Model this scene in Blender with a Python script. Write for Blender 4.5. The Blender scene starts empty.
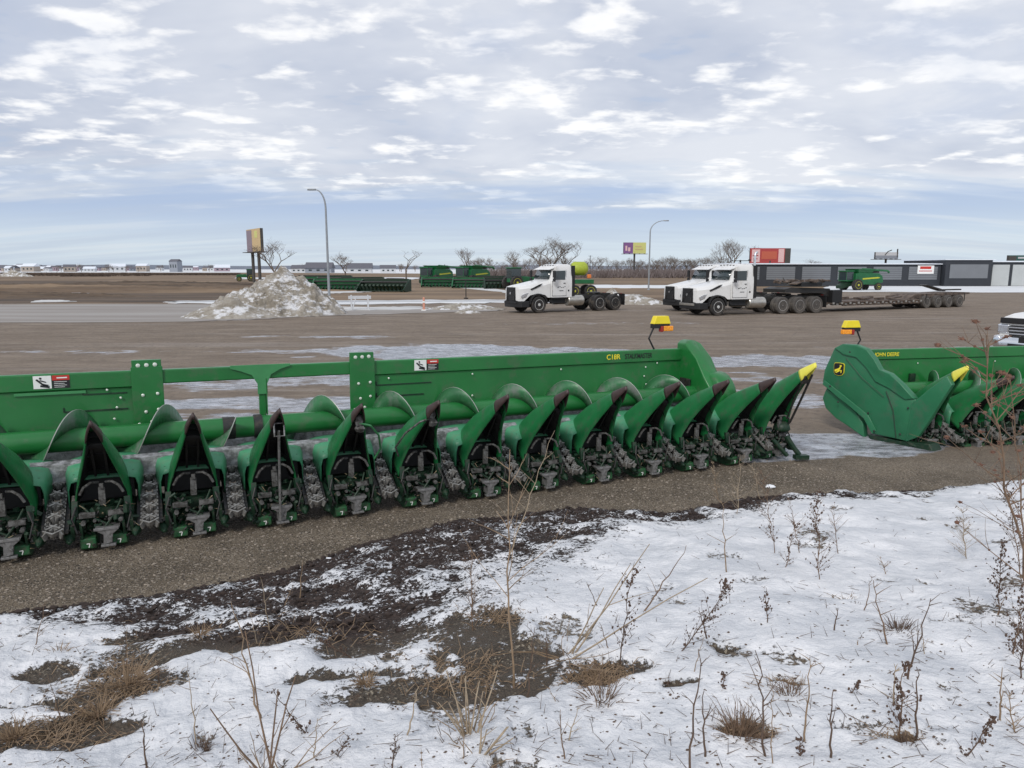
import bpy, bmesh, math, random
import numpy as np
from mathutils import Vector, Matrix, Euler
from math import sin, cos, pi, radians as R, sqrt, atan2
random.seed(7)
S = bpy.context.scene
C = S.collection

# ------------------------------------------------------------------ camera model (real lens, used to read distances off the ground)
F, EYE, HZ = 720.0, 2.5827, 268.0
PITCH = math.atan((384 - HZ) / F)
def ray(u, v):
    a, b = (u - 512) / F, (384 - v) / F
    return Vector((a, cos(PITCH) + b * sin(PITCH), -sin(PITCH) + b * cos(PITCH)))
def depth(u, v, Y):
    d = ray(u, v); return Vector((0, 0, EYE)) + d * (Y / d.y)
# main header frame
HEAD = 1.12617; DIP = .01492
P0 = Vector((-2.4047, 7.0329, 0))
D2 = (sin(HEAD), cos(HEAD)); N2 = (-cos(HEAD), sin(HEAD))

# ------------------------------------------------------------------ noise (numpy)
def _h(ix, iy, seed):
    h = (ix.astype(np.int64) * 374761393 + iy.astype(np.int64) * 668265263 + seed * 982451653) & 0xffffffff
    h = ((h ^ (h >> 13)) * 1274126177) & 0xffffffff
    return ((h ^ (h >> 16)) & 0xffff) / 65535.0
def vnoise(x, y, seed=0):
    x = np.asarray(x, float); y = np.asarray(y, float)
    ix, iy = np.floor(x), np.floor(y); fx, fy = x - ix, y - iy
    fx = fx * fx * (3 - 2 * fx); fy = fy * fy * (3 - 2 * fy)
    a = _h(ix, iy, seed); b = _h(ix + 1, iy, seed); c = _h(ix, iy + 1, seed); d = _h(ix + 1, iy + 1, seed)
    return (a * (1 - fx) + b * fx) * (1 - fy) + (c * (1 - fx) + d * fx) * fy
def fbm(x, y, sc, oct=4, seed=0):
    t = 0; am = 1; n = 0
    for o in range(oct):
        t = t + am * vnoise(np.asarray(x) * sc + 17.3 * o, np.asarray(y) * sc - 9.1 * o, seed + o); n += am; am *= .5; sc *= 2.03
    return t / n
def sstep(a, b, x):
    t = np.clip((x - a) / (b - a), 0, 1); return t * t * (3 - 2 * t)

# ------------------------------------------------------------------ terrain
def sq(x, y):
    rx, ry = np.asarray(x, float) - P0.x, np.asarray(y, float) - P0.y
    return rx * D2[0] + ry * D2[1], rx * N2[0] + ry * N2[1]
_edge_px = [(-500, 700), (-200, 658), (0, 622), (150, 600), (300, 566), (350, 546), (450, 522), (550, 510), (650, 514), (720, 498), (850, 491), (940, 483), (1024, 473), (1200, 462), (1500, 448)]
_es, _eq = [], []
for u, v in _edge_px:
    d = ray(u, v); t = (0.02 - EYE) / d.z; p = d * t
    a, b = sq(p.x, p.y); _es.append(float(a)); _eq.append(float(b))
def edgeq(s): return np.interp(s, _es, _eq)
def gz(x, y, fine=True):
    s, q = sq(x, y)
    lot = -.0149 * np.clip(s, -6, 15)
    far = -.22
    k = sstep(3, 22, q)
    z = lot * (1 - k) + far * k
    dq = edgeq(s) - q
    m = np.clip(dq, 0, 6.5)
    berm = .12 * sstep(0, .45, dq) + .15 * m
    z = z + berm
    on = sstep(0, .5, dq)
    z = z + on * .14 * (fbm(x, y, .9, 3, 5) - .5)
    if fine:
        z = z + on * .06 * (fbm(x, y, 3.6, 4, 9) - .5) + (1 - on) * sstep(60, 15, np.hypot(x, y)) * .014 * (fbm(x, y, 2.2, 3, 3) - .5)
    return z
def g1(x, y): return float(gz(np.array([x]), np.array([y]))[0])
def at(u, v):
    d = ray(u, v); lo, hi = .5, None; t = .5
    while t < 4000:
        p = Vector((0, 0, EYE)) + d * t
        if p.z < g1(p.x, p.y): break
        lo = t; t *= 1.02
    hi = t
    for _ in range(18):
        m = (lo + hi) / 2; p = Vector((0, 0, EYE)) + d * m
        if p.z < g1(p.x, p.y): hi = m
        else: lo = m
    return Vector((0, 0, EYE)) + d * hi

# ------------------------------------------------------------------ object helpers
def tag(o, label=None, cat=None, group=None, kind=None):
    if label: o['label'] = label
    if cat: o['category'] = cat
    if group: o['group'] = group
    if kind: o['kind'] = kind
    return o
def empty(name, loc=(0, 0, 0), rz=0, label=None, cat=None, group=None, rot=None, scale=None):
    o = bpy.data.objects.new(name, None); C.objects.link(o); o.location = loc
    o.rotation_euler = rot if rot else (0, 0, rz); o.empty_display_size = .2
    if scale: o.scale = (scale,) * 3
    return tag(o, label, cat, group)
def copy_tree(o, parent=None):
    c = o.copy(); C.objects.link(c); c.parent = parent
    for ch in list(o.children): copy_tree(ch, c)
    return c
class MB:
    def __init__(s): s.v = []; s.f = []; s.m = []; s.mi = 0; s.mats = []
    def mat(s, m):
        if m not in s.mats: s.mats.append(m)
        s.mi = s.mats.index(m); return s
    def add(s, vs, fs):
        b = len(s.v); s.v += [tuple(v) for v in vs]; s.f += [tuple(b + i for i in f) for f in fs]; s.m += [s.mi] * len(fs); return s
    def box(s, c, d, rot=None, taper=None):
        x, y, z = [k / 2 for k in d]; vs = []
        for sz in (-1, 1):
            k = taper if (taper and sz > 0) else (1, 1)
            for sx, sy in ((-1, -1), (1, -1), (1, 1), (-1, 1)):
                vs.append(Vector((sx * x * k[0], sy * y * k[1], sz * z)))
        if rot: M = Euler(rot).to_matrix(); vs = [M @ v for v in vs]
        vs = [v + Vector(c) for v in vs]
        return s.add(vs, [(3, 2, 1, 0), (4, 5, 6, 7), (0, 1, 5, 4), (1, 2, 6, 5), (2, 3, 7, 6), (3, 0, 4, 7)])
    def tube(s, pts, r, n=8, cap=True):
        pts = [Vector(p) for p in pts]; m = len(pts)
        rr = r if isinstance(r, (list, tuple)) else [r] * m
        T = []
        for i in range(m):
            t = (pts[min(i + 1, m - 1)] - pts[max(i - 1, 0)])
            T.append(t.normalized() if t.length > 1e-9 else Vector((0, 0, 1)))
        up = Vector((0, 0, 1)) if abs(T[0].z) < .9 else Vector((1, 0, 0))
        a = T[0].cross(up).normalized(); vs = []
        for i in range(m):
            a = (a - T[i] * a.dot(T[i]));
            a = a.normalized() if a.length > 1e-6 else T[i].orthogonal().normalized()
            b = T[i].cross(a)
            for k in range(n):
                t = 2 * pi * k / n; vs.append(pts[i] + (a * cos(t) + b * sin(t)) * rr[i])
        fs = [(i * n + k, i * n + (k + 1) % n, (i + 1) * n + (k + 1) % n, (i + 1) * n + k) for i in range(m - 1) for k in range(n)]
        if cap: fs += [tuple(reversed(range(n))), tuple((m - 1) * n + k for k in range(n))]
        return s.add(vs, fs)
    def cyl(s, a, b, r, n=16): return s.tube([a, b], r, n)
    def lathe(s, prof, n=24, c=(0, 0, 0), axis='y'):
        vs = []; c = Vector(c)
        for (h, r) in prof:
            for k in range(n):
                t = 2 * pi * k / n
                p = {'y': (r * cos(t), h, r * sin(t)), 'z': (r * cos(t), r * sin(t), h), 'x': (h, r * cos(t), r * sin(t))}[axis]
                vs.append(c + Vector(p))
        m = len(prof)
        fs = [(i * n + k, i * n + (k + 1) % n, (i + 1) * n + (k + 1) % n, (i + 1) * n + k) for i in range(m - 1) for k in range(n)]
        fs += [tuple(reversed(range(n))), tuple((m - 1) * n + k for k in range(n))]
        return s.add(vs, fs)
    def prism(s, poly, w0, w1, axis='x'):
        """poly in the plane across axis, extruded w0..w1"""
        def P(a, b, w): return {'x': (w, a, b), 'y': (a, w, b), 'z': (a, b, w)}[axis]
        n = len(poly); vs = [P(a, b, w0) for a, b in poly] + [P(a, b, w1) for a, b in poly]
        fs = [tuple(range(n))[::-1], tuple(range(n, 2 * n))] + [(i, (i + 1) % n, n + (i + 1) % n, n + i) for i in range(n)]
        return s.add(vs, fs)
    def loft(s, secs, closed=True, caps=True):
        n = len(secs[0]); vs = [p for q in secs for p in q]
        fs = []
        for i in range(len(secs) - 1):
            for k in range(n if closed else n - 1):
                fs.append((i * n + k, i * n + (k + 1) % n, (i + 1) * n + (k + 1) % n, (i + 1) * n + k))
        if caps and closed: fs += [tuple(reversed(range(n))), tuple((len(secs) - 1) * n + k for k in range(n))]
        return s.add(vs, fs)
    def blob(s, c, r, n=6, jit=.25, sc=(1, 1, 1)):
        vs = []; c = Vector(c); rows = max(3, n // 2)
        vs.append(c + Vector((0, 0, r * sc[2])))
        for i in range(1, rows):
            ph = pi * i / rows
            for k in range(n):
                t = 2 * pi * k / n; q = r * (1 + random.uniform(-jit, jit))
                vs.append(c + Vector((q * sin(ph) * cos(t) * sc[0], q * sin(ph) * sin(t) * sc[1], q * cos(ph) * sc[2])))
        vs.append(c - Vector((0, 0, r * sc[2]))); L = len(vs) - 1
        fs = [(0, 1 + k, 1 + (k + 1) % n) for k in range(n)]
        for i in range(rows - 2):
            a = 1 + i * n; fs += [(a + k, a + n + k, a + n + (k + 1) % n, a + (k + 1) % n) for k in range(n)]
        a = 1 + (rows - 2) * n; fs += [(L, a + (k + 1) % n, a + k) for k in range(n)]
        return s.add(vs, fs)
    def mesh(s, name, mat=None, smooth=35, fix=True):
        me = bpy.data.meshes.new(name); me.from_pydata(s.v, [], s.f)
        ms = s.mats if s.mats else [mat]
        for m in ms: me.materials.append(m)
        if s.mats: me.polygons.foreach_set('material_index', s.m)
        if fix:
            bm = bmesh.new(); bm.from_mesh(me); bmesh.ops.recalc_face_normals(bm, faces=bm.faces); bm.to_mesh(me); bm.free()
        if smooth:
            me.polygons.foreach_set('use_smooth', [True] * len(me.polygons)); me.set_sharp_from_angle(angle=R(smooth))
        me.update(); return me
    def build(s, name, mat=None, parent=None, smooth=35, bevel=0, solid=0, fix=True, loc=None):
        o = bpy.data.objects.new(name, s.mesh(name, mat, smooth, fix)); C.objects.link(o)
        if parent: o.parent = parent
        if loc: o.location = loc
        if solid:
            k = o.modifiers.new('thick', 'SOLIDIFY'); k.thickness = solid; k.offset = -1
        if bevel:
            b = o.modifiers.new('round', 'BEVEL'); b.width = bevel; b.segments = 2; b.limit_method = 'ANGLE'; b.angle_limit = R(40); b.harden_normals = True
        return o

# ------------------------------------------------------------------ materials
MT = {}
def nodes(name):
    m = bpy.data.materials.new(name); m.use_nodes = True; nt = m.node_tree; b = nt.nodes['Principled BSDF']; return m, nt, b
def mat(name, col, rough=.5, metal=0, var=.15, vs=6, dirt=None, dirt_amt=.0, dirt_s=3, bump=0, bs=40, alpha=None, emit=None, spec=.5, coat=0):
    if name in MT: return MT[name]
    m, nt, b = nodes(name); N = nt.nodes; L = nt.links
    tc = N.new('ShaderNodeTexCoord')
    n1 = N.new('ShaderNodeTexNoise'); n1.inputs['Scale'].default_value = vs; n1.inputs['Detail'].default_value = 6; n1.inputs['Roughness'].default_value = .6
    L.new(tc.outputs['Object'], n1.inputs['Vector'])
    mr = N.new('ShaderNodeMapRange'); mr.inputs[1].default_value = .3; mr.inputs[2].default_value = .7; mr.inputs[3].default_value = 1 - var; mr.inputs[4].default_value = 1 + var
    L.new(n1.outputs[0], mr.inputs[0])
    mx = N.new('ShaderNodeVectorMath'); mx.operation = 'SCALE'; mx.inputs[0].default_value = col; L.new(mr.outputs[0], mx.inputs['Scale'])
    out = mx.outputs[0]
    if dirt:
        n2 = N.new('ShaderNodeTexNoise'); n2.inputs['Scale'].default_value = dirt_s; n2.inputs['Detail'].default_value = 8; n2.inputs['Roughness'].default_value = .7
        L.new(tc.outputs['Object'], n2.inputs['Vector'])
        r2 = N.new('ShaderNodeMapRange'); r2.inputs[1].default_value = .62 - dirt_amt * .4; r2.inputs[2].default_value = .72 - dirt_amt * .2; r2.inputs[4].default_value = min(1, .35 + dirt_amt)
        L.new(n2.outputs[0], r2.inputs[0])
        mm = N.new('ShaderNodeMix'); mm.data_type = 'RGBA'; L.new(r2.outputs[0], mm.inputs[0]); L.new(out, mm.inputs[6]); mm.inputs[7].default_value = (*dirt, 1)
        out = mm.outputs[2]
        rm = N.new('ShaderNodeMapRange'); rm.inputs[3].default_value = rough; rm.inputs[4].default_value = .9; L.new(r2.outputs[0], rm.inputs[0]); L.new(rm.outputs[0], b.inputs['Roughness'])
    else:
        rr = N.new('ShaderNodeMapRange'); rr.inputs[1].default_value = .3; rr.inputs[2].default_value = .7; rr.inputs[3].default_value = max(0, rough - .06); rr.inputs[4].default_value = min(1, rough + .08)
        L.new(n1.outputs[0], rr.inputs[0]); L.new(rr.outputs[0], b.inputs['Roughness'])
    L.new(out, b.inputs['Base Color']); b.inputs['Metallic'].default_value = metal
    b.inputs['Specular IOR Level'].default_value = spec; b.inputs['Coat Weight'].default_value = coat; b.inputs['Coat Roughness'].default_value = .15
    if bump:
        n3 = N.new('ShaderNodeTexNoise'); n3.inputs['Scale'].default_value = bs; n3.inputs['Detail'].default_value = 5; L.new(tc.outputs['Object'], n3.inputs['Vector'])
        bp = N.new('ShaderNodeBump'); bp.inputs['Strength'].default_value = bump; bp.inputs['Distance'].default_value = .02; L.new(n3.outputs[0], bp.inputs['Height']); L.new(bp.outputs[0], b.inputs['Normal'])
    if emit: b.inputs['Emission Color'].default_value = (*emit[:3], 1); b.inputs['Emission Strength'].default_value = emit[3]
    MT[name] = m; return m
GREEN = mat('green_paint', (.012, .150, .032), .36, var=.14, vs=2.2, dirt=(.07, .125, .065), dirt_amt=.22, dirt_s=6, coat=.12)
GREEND = mat('green_poly_snout', (.012, .150, .045), .38, var=.18, vs=3, dirt=(.065, .10, .06), dirt_amt=.28, dirt_s=9, bump=.05, bs=60)
GREENH = mat('skylit_green_hood', (.055, .26, .13), .38, var=.12, vs=3, dirt=(.12, .2, .12), dirt_amt=.25, dirt_s=7)  # hood green, brightened to put the sky light on its top into the colour
GREENL = mat('green_bracket', (.05, .24, .085), .45, var=.1, vs=6)
DARKG = mat('dark_green_steel', (.005, .032, .014), .5, var=.3, vs=14, dirt=(.05, .04, .03), dirt_amt=.3, dirt_s=14)
TIPB = mat('worn_brown_poly', (.05, .03, .028), .5, var=.25, vs=14)
STRAWL = mat('leaf_residue', (.34, .27, .17), .9, var=.3, vs=20)
SHOE = mat('scuffed_green_shoe', (.010, .095, .028), .5, var=.25, vs=14, dirt=(.05, .05, .035), dirt_amt=.42, dirt_s=16)
GREENS = mat('green_poly_shield', (.022, .155, .07), .4, var=.12, vs=2, dirt=(.07, .12, .08), dirt_amt=.2, dirt_s=5, bump=.04, bs=50)
BLACKP = mat('black_poly', (.012, .012, .013), .55, var=.2)
BLACKS = mat('black_steel', (.018, .018, .018), .5, var=.3, vs=20, dirt=(.08, .065, .05), dirt_amt=.3, dirt_s=18)
STEEL = mat('worn_steel', (.33, .33, .33), .42, metal=.6, var=.3, vs=18, dirt=(.05, .045, .035), dirt_amt=.4, dirt_s=20)
CHAIN = mat('chain_steel', (.30, .295, .28), .5, metal=.55, var=.3, vs=18, dirt=(.1, .085, .07), dirt_amt=.35, dirt_s=16)
CAST = mat('grey_casting', (.15, .15, .145), .6, metal=.2, var=.35, vs=14, dirt=(.03, .027, .022), dirt_amt=.55, dirt_s=22)
FLIGHT = mat('polished_flighting', (.035, .15, .06), .38, metal=.1, var=.2, vs=3, dirt=(.22, .2, .21), dirt_amt=.32, dirt_s=2.2)
FLE = mat('bare_flight_edge', (.5, .5, .46), .4, metal=.7, var=.1)
PAN = mat('dusted_pan_steel', (.17, .17, .17), .5, metal=.3, var=.3, vs=8, dirt=(.50, .50, .52), dirt_amt=.5, dirt_s=12, bump=.5, bs=25)
YEL = mat('yellow_poly', (.85, .68, .02), .4, var=.05)
YELL = mat('pale_yellow_tip', (.80, .74, .10), .4, var=.08)
WHITEB = mat('zinc_bolt', (.75, .78, .70), .35, metal=.4, var=.05)
DECW = mat('white_decal', (.8, .8, .78), .4, var=.03)
DECB = mat('black_decal', (.012, .012, .014), .4, var=.05)
DECR = mat('red_decal', (.5, .03, .02), .4, var=.1)
DECY = mat('yellow_decal', (.85, .72, .04), .4, var=.03)
AMBER = mat('amber_lens', (.9, .32, .02), .25, var=.25, vs=60)
REDL = mat('red_lens', (.3, .015, .012), .25, var=.2, vs=40)
WHITE = mat('white_truck_paint', (.76, .76, .75), .28, var=.03, vs=1, coat=.3, dirt=(.50, .47, .43), dirt_amt=.22, dirt_s=1.6)
TYRE = mat('tyre_rubber', (.022, .021, .021), .85, var=.25, vs=8, dirt=(.12, .1, .08), dirt_amt=.3, dirt_s=3)
TYRED = mat('dusty_tyre', (.075, .068, .062), .9, var=.25, vs=8, dirt=(.16, .14, .12), dirt_amt=.3, dirt_s=3)
RIM = mat('white_rim', (.6, .6, .58), .4, metal=.2, var=.1)
CHROME = mat('chrome', (.75, .76, .78), .16, metal=1, var=.04)
ALU = mat('dull_aluminium', (.5, .48, .44), .35, metal=.8, var=.15, vs=4)
GLASS = mat('dark_cab_glass', (.03, .045, .05), .06, var=.05, spec=.8)
GALV = mat('galvanised_pole', (.30, .32, .34), .5, metal=.4, var=.1)
BARK = mat('grey_bark', (.16, .125, .10), .9, var=.25, vs=3)
BARKB = mat('hazy_bark', (.17, .14, .135), .9, var=.15, vs=1)
STRAW = mat('dry_straw', (.25, .175, .11), .8, var=.3, vs=25)
STRAWP = mat('pale_straw', (.33, .26, .18), .8, var=.25, vs=25)
STEMR = mat('reddish_stem', (.165, .105, .065), .75, var=.3, vs=20)
TUFTD = mat('dark_tangled_grass', (.145, .095, .062), .9, var=.5, vs=30)
STEMD = mat('dark_dry_stem', (.10, .065, .045), .85, var=.3, vs=30)
SEED = mat('dark_seed', (.09, .055, .04), .9, var=.4, vs=40)
HEADC = mat('dried_flower_head', (.15, .075, .05), .9, var=.35, vs=90)
WALLB = mat('charcoal_cladding', (.028, .032, .04), .6, var=.12, vs=1)
WALLG = mat('grey_door_panel', (.17, .18, .195), .55, var=.06, vs=.6)
WALLP = mat('pale_grey_door', (.45, .47, .47), .55, var=.05, vs=.6)
ROOFS = mat('snowy_roof', (.7, .74, .8), .7, var=.05)

# ================================================================== HEADERS
def sect_arch(w, yE, zE, yC, zC, n=14, pw=.62):
    out = []
    for k in range(n + 1):
        a = pi * k / n; cx = -cos(a); h = sin(a)
        x = w * (abs(cx) ** .85) * (1 if cx > 0 else -1); hh = h ** pw
        out.append((x, yE + (yC - yE) * hh, zE + (zC - zE) * hh))
    return out
def lerp(a, b, t): return a + (b - a) * t
def pl(t, xs, ys): return float(np.interp(t, xs, ys))
TT = [0, .2, .4, .6, .8, .9, 1]
def snout_param(t, end=False):
    yC = pl(t, TT, [.56, .37, .15, -.08, -.33, -.45, -.60]); zC = pl(t, TT, [.63, .80, .955, 1.075, 1.19, 1.24, 1.30])
    yE = pl(t, TT, [.02, -.03, -.11, -.24, -.41, -.50, -.61]); zE = pl(t, TT, [.36, .52, .69, .87, 1.06, 1.16, 1.27])
    w = pl(t, TT, [.235, .212, .166, .116, .072, .048, .008])
    if end:
        zC += .15 * t; zE += .13 * t; w *= .95
    return w, yE, zE, yC, zC
def build_snout(name, parent, end=False, tipmat=TIPB):
    m = MB(); cut = .84
    m.loft([sect_arch(*snout_param(cut * k / 18, end)) for k in range(19)], closed=False)
    o = m.build(name, GREEND, parent, smooth=50, solid=.012)
    t = MB()
    def scaled(q):
        w, yE, zE, yC, zC = snout_param(q, end); return sect_arch(w * 1.03 + .001, yE - .004, zE - .004, yC + .004, zC + .006)
    t.loft([scaled(lerp(cut - .02, 1, k / 8)) for k in range(9)], closed=False)
    t.build('snout_tip', tipmat, o, smooth=50, solid=.014)
    # inside of the shell: ribs, black plate added to darken the hollow, hoop and latch
    r = MB()
    for q in (.3, .52, .70, .8):
        w, yE, zE, yC, zC = snout_param(q, end)
        mid = [(x * .93, lerp(yE, y, .80), lerp(zE, z, .80)) for x, y, z in sect_arch(w, yE, zE, yC, zC, 8)]
        low = [(x * .90, lerp(yE, y, .45), lerp(zE, z, .45)) for x, y, z in sect_arch(w, yE, zE, yC, zC, 8)]
        r.loft([mid, low], closed=False)
    a, b = snout_param(.46, end), snout_param(.76, end)
    for sx in (-1, 1):
        r.box((sx * .05, lerp(a[1], a[3], .4), lerp(a[2], a[4], .4)), (.02, .05, .42), rot=(R(38), 0, 0))
    r.build('inner_rib', BLACKP, o, smooth=0, solid=.008)
    q = MB(); rows = []
    for t in (0, .12, .25, .4, .55, .7):
        w, yE, zE, yC, zC = snout_param(t, end); rows.append([(-w * .93, lerp(yE, yC, .22), lerp(zE, zC, .22)), (-w * .6, lerp(yE, yC, .5), lerp(zE, zC, .5)), (w * .6, lerp(yE, yC, .5), lerp(zE, zC, .5)), (w * .93, lerp(yE, yC, .22), lerp(zE, zC, .22))])
    q.loft(rows, closed=False); q.build('shade_backing', BLACKP, o, smooth=30, solid=.006)
    h = MB()
    for sx in (-1, 1):
        h.tube([(sx * .03, .0, .62), (sx * .085, -.06, .635), (sx * .14, -.08, .60), (sx * .175, -.07, .53)], .013, 8)
    h.box((0, -.05, .50), (.055, .03, .17)); h.box((0, -.07, .60), (.035, .02, .05))
    h.build('latch_bracket', CAST, o, bevel=.003)
    return o
def build_hood(parent):
    m = MB(); secs = []
    for k in range(9):
        t = k / 8; y = lerp(.68, .13, t); zt = pl(t, [0, .3, .7, 1], [.735, .755, .725, .63]); zb = pl(t, [0, 1], [.50, .36]); w = pl(t, [0, .5, 1], [.325, .335, .29])
        ox = .01; q = [(-w + ox, y, zb)]
        for j in range(9):
            a = pi * j / 8; q.append((ox - cos(a) * w, y, zt - .10 + .10 * (sin(a) ** .35)))
        q.append((w + ox, y, zb)); secs.append(q)
    m.loft(secs, closed=False)
    h = m.build('divider_hood', GREENH, parent, smooth=60, solid=.01)
    k = MB(); k.box((.01, .22, .53), (.50, .02, .26)); k.build('hood_bulkhead', BLACKP, h)
    return h
def build_row_unit(parent):
    o = MB(); o.mat(DARKG)
    # gearbox, side frames, knife shafts, rolls
    o.box((0, .42, .27), (.44, .42, .22)); o.box((0, .16, .31), (.34, .2, .1))
    for sx in (-1, 1):
        o.box((sx * .235, .18, .28), (.03, .62, .11), rot=(R(12), 0, 0))
        o.box((sx * .17, .10, .22), (.02, .42, .16), rot=(R(8), 0, 0))
        o.tube([(sx * .28, .42, .30), (sx * .28, .1, .22), (sx * .27, -.1, .15), (sx * .26, -.17, .13)], [.045, .05, .045, .012], 8)
        o.tube([(sx * .11, .30, .36), (sx * .11, -.02, .2)], .03, 8)
        o.cyl((sx * .19, -.03, .24), (sx * .19, .04, .24), .05, 12)
        o.cyl((sx * .09, -.07, .34), (sx * .09, -.02, .34), .03, 10)
        o.box((sx * .21, -.03, .40), (.05, .05, .14), rot=(R(-15), 0, R(10 * sx)))
    for k in range(5):
        o.box((random.uniform(-.2, .2), random.uniform(-.06, .05), random.uniform(.12, .4)), (.05, .05, .035), rot=(random.random(), random.random(), random.random()))
    o.tube([(-.16, -.02, .42), (-.05, -.08, .30), (.08, -.09, .22), (.16, -.05, .12)], .012, 6)
    o.tube([(.16, 0, .44), (.1, -.09, .33), (-.02, -.1, .17)], .010, 6)
    for k in range(46):
        c = (random.uniform(-.26, .26), random.uniform(-.12, .10), random.uniform(.07, .44)); z_ = random.uniform(.012, .04)
        if k % 3: o.box(c, (z_ * random.uniform(.6, 2.4), z_, z_ * random.uniform(.5, 1.6)), rot=(random.random() * 2, random.random() * 2, random.random() * 2))
        else: o.cyl(c, (c[0] + random.uniform(-.06, .06), c[1] + random.uniform(-.04, .04), c[2] + random.uniform(-.05, .05)), z_ * .5, 7)
    l = o; o.mat(BLACKS)
    for k in range(26): l.box((random.uniform(-.27, .27), random.uniform(-.14, -.05), random.uniform(.06, .42)), (random.uniform(.01, .04), .012, random.uniform(.006, .03)), rot=(random.random(), random.uniform(-1, 1), random.random()))
    for sx in (-1, 1): l.tube([(sx * .2, -.06, .43), (sx * .235, -.11, .33), (sx * .2, -.13, .2)], .010, 6)
    o.mat(STRAWL)
    for k_ in range(18):
        q_ = Vector((random.uniform(-.26, .26), random.uniform(-.13, .05), random.uniform(.10, .45))); e_ = q_ + Vector((random.uniform(-.07, .07), random.uniform(-.03, .03), random.uniform(-.05, .03))); o.tube([q_, e_], [.0045, .002], 4)
    ru = o.build('row_unit', None, parent, smooth=30, bevel=.003)
    g = MB()
    for sx in (-1, 1):
        g.box((sx * .115, -.05, .355), (.13, .09, .022), rot=(R(-6), 0, 0)); g.box((sx * .115, -.095, .34), (.13, .012, .035))
        g.cyl((sx * .15, -.06, .28), (sx * .15, -.12, .28), .022, 8); g.cyl((sx * .06, -.02, .29), (sx * .06, -.1, .29), .016, 8)
        g.box((sx * .23, -.06, .19), (.05, .04, .09), rot=(0, R(20 * sx), 0))
    g.build('guide_plate', CAST, ru, bevel=.003)
    k = MB()
    k.prism([(-.09, .228), (.11, .228), (.10, .205), (.05, .165), (.04, .085), (-.03, .075), (-.025, .165), (-.08, .205)], -.15, -.02, 'y')
    k.box((.0, -.155, .222), (.20, .012, .025)); k.box((.01, -.14, .065), (.12, .06, .02))
    k.cyl((.03, -.16, .13), (.03, -.15, .13), .014, 8)
    k.build('stalk_roll_bracket', STEEL, ru, bevel=.003, loc=(.03, 0, 0))
    for sx, zz in ((-1, 0), (1, .01)):
        f = MB(); f.prism([(-.10, .13), (.05, .155), (.24, .13), (.26, .03), (.2, 0), (-.02, 0), (-.11, .04)], -.065, .065, 'x')
        so = f.build('skid_shoe', SHOE, ru, bevel=.012, loc=(sx * .125, 0, zz))
        n = MB(); y = -.1095
        n.box((0, y, .085), (.028, .004, .007)); n.box((.008, y, .066), (.007, .004, .034), rot=(0, R(18), 0))
        n.build('seven_mark', DECW, so, smooth=0)
    return ru
def build_chain(parent, sx):
    """one gathering chain: side rails, rollers and upright lugs along a loop that climbs to the trough"""
    m = MB(); path = []
    A = Vector((0, .55, .60)); B = Vector((0, -.12, .235))
    N_ = 17; r = .055
    for k in range(N_): path.append((A.lerp(B, k / (N_ - 1)), (B - A).normalized()))
    for k in range(1, 6):
        a = pi * k / 6
        path.append((B + Vector((sx * -r * (1 - cos(a)) , -r * 1.1 * sin(a), -r * sin(a) * .5)), Vector((0, cos(a), 0))))
    for k in range(N_): path.append((B.lerp(A, k / (N_ - 1)) + Vector((-sx * 2 * r, 0, 0)), (A - B).normalized()))
    pts = [p for p, _ in path]
    m.tube(pts, .011, 6)
    for i, (p, t) in enumerate(path):
        m.box(p + Vector((0, 0, .004)), (.034, .030, .022), rot=(R(28), 0, 0))
        if i % 3 == 1:
            side = sx if i < N_ else -sx
            side = -sx if i < N_ else sx
            m.box(p + Vector((side * .04, 0, .026)), (.092, .012, .075), rot=(R(28), R(side * -14), R(side * 28)))
            m.box(p + Vector((side * .062, -.016, .018)), (.014, .045, .058), rot=(R(28), 0, R(side * 35)))
    return m.build('gathering_chain', CHAIN, parent, smooth=30)
def flights(s0, s1, hand, pitch=.80, r0=.10, r1=.295, y=.80, z=.87, ph=0):
    m = MB(); n = int(abs(s1 - s0) / pitch * 28); ins, out = [], []
    for k in range(n + 1):
        s = lerp(s0, s1, k / n); a = hand * 2 * pi * s / pitch + ph
        ins.append((s, y + r0 * cos(a), z + r0 * sin(a))); out.append((s, y + r1 * cos(a), z + r1 * sin(a)))
    m.loft([ins, out], closed=False)
    e = MB(); e.tube(out, .0055, 5)
    return m, e
DECAL_N = 0
def warn_decal(parent, s, y, z):
    a = MB(); a.box((s, y, z), (.155, .003, .13)); o = a.build('warning_decal', DECW, parent, smooth=0)
    b = MB(); b.mat(DECB)
    b.box((s + .16, y, z - .025), (.15, .003, .08)); b.tube([(s - .05, y - .003, z + .03), (s + .0, y - .003, z - .02), (s + .05, y - .003, z - .035)], .009, 5)
    b.tube([(s - .02, y - .003, z + .02), (s + .03, y - .003, z + .0)], .006, 5); b.blob((s - .015, y - .004, z + .04), .012, 6, 0, (1, .3, 1))
    b.box((s + .02, y - .002, z - .045), (.08, .002, .02), rot=(0, R(12), 0))
    b.mat(DECR).box((s + .16, y, z + .04), (.15, .003, .05))
    b.mat(DECW)
    for k in range(4): b.box((s + .155 - .01 * (k % 2), y - .002, z - .0 - .018 * k), (.11 - .02 * (k % 2), .0015, .004))
    b.box((s + .17, y - .002, z + .04), (.09, .0015, .012))
    b.build('warning_text_panel', None, o, smooth=0)
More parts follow.
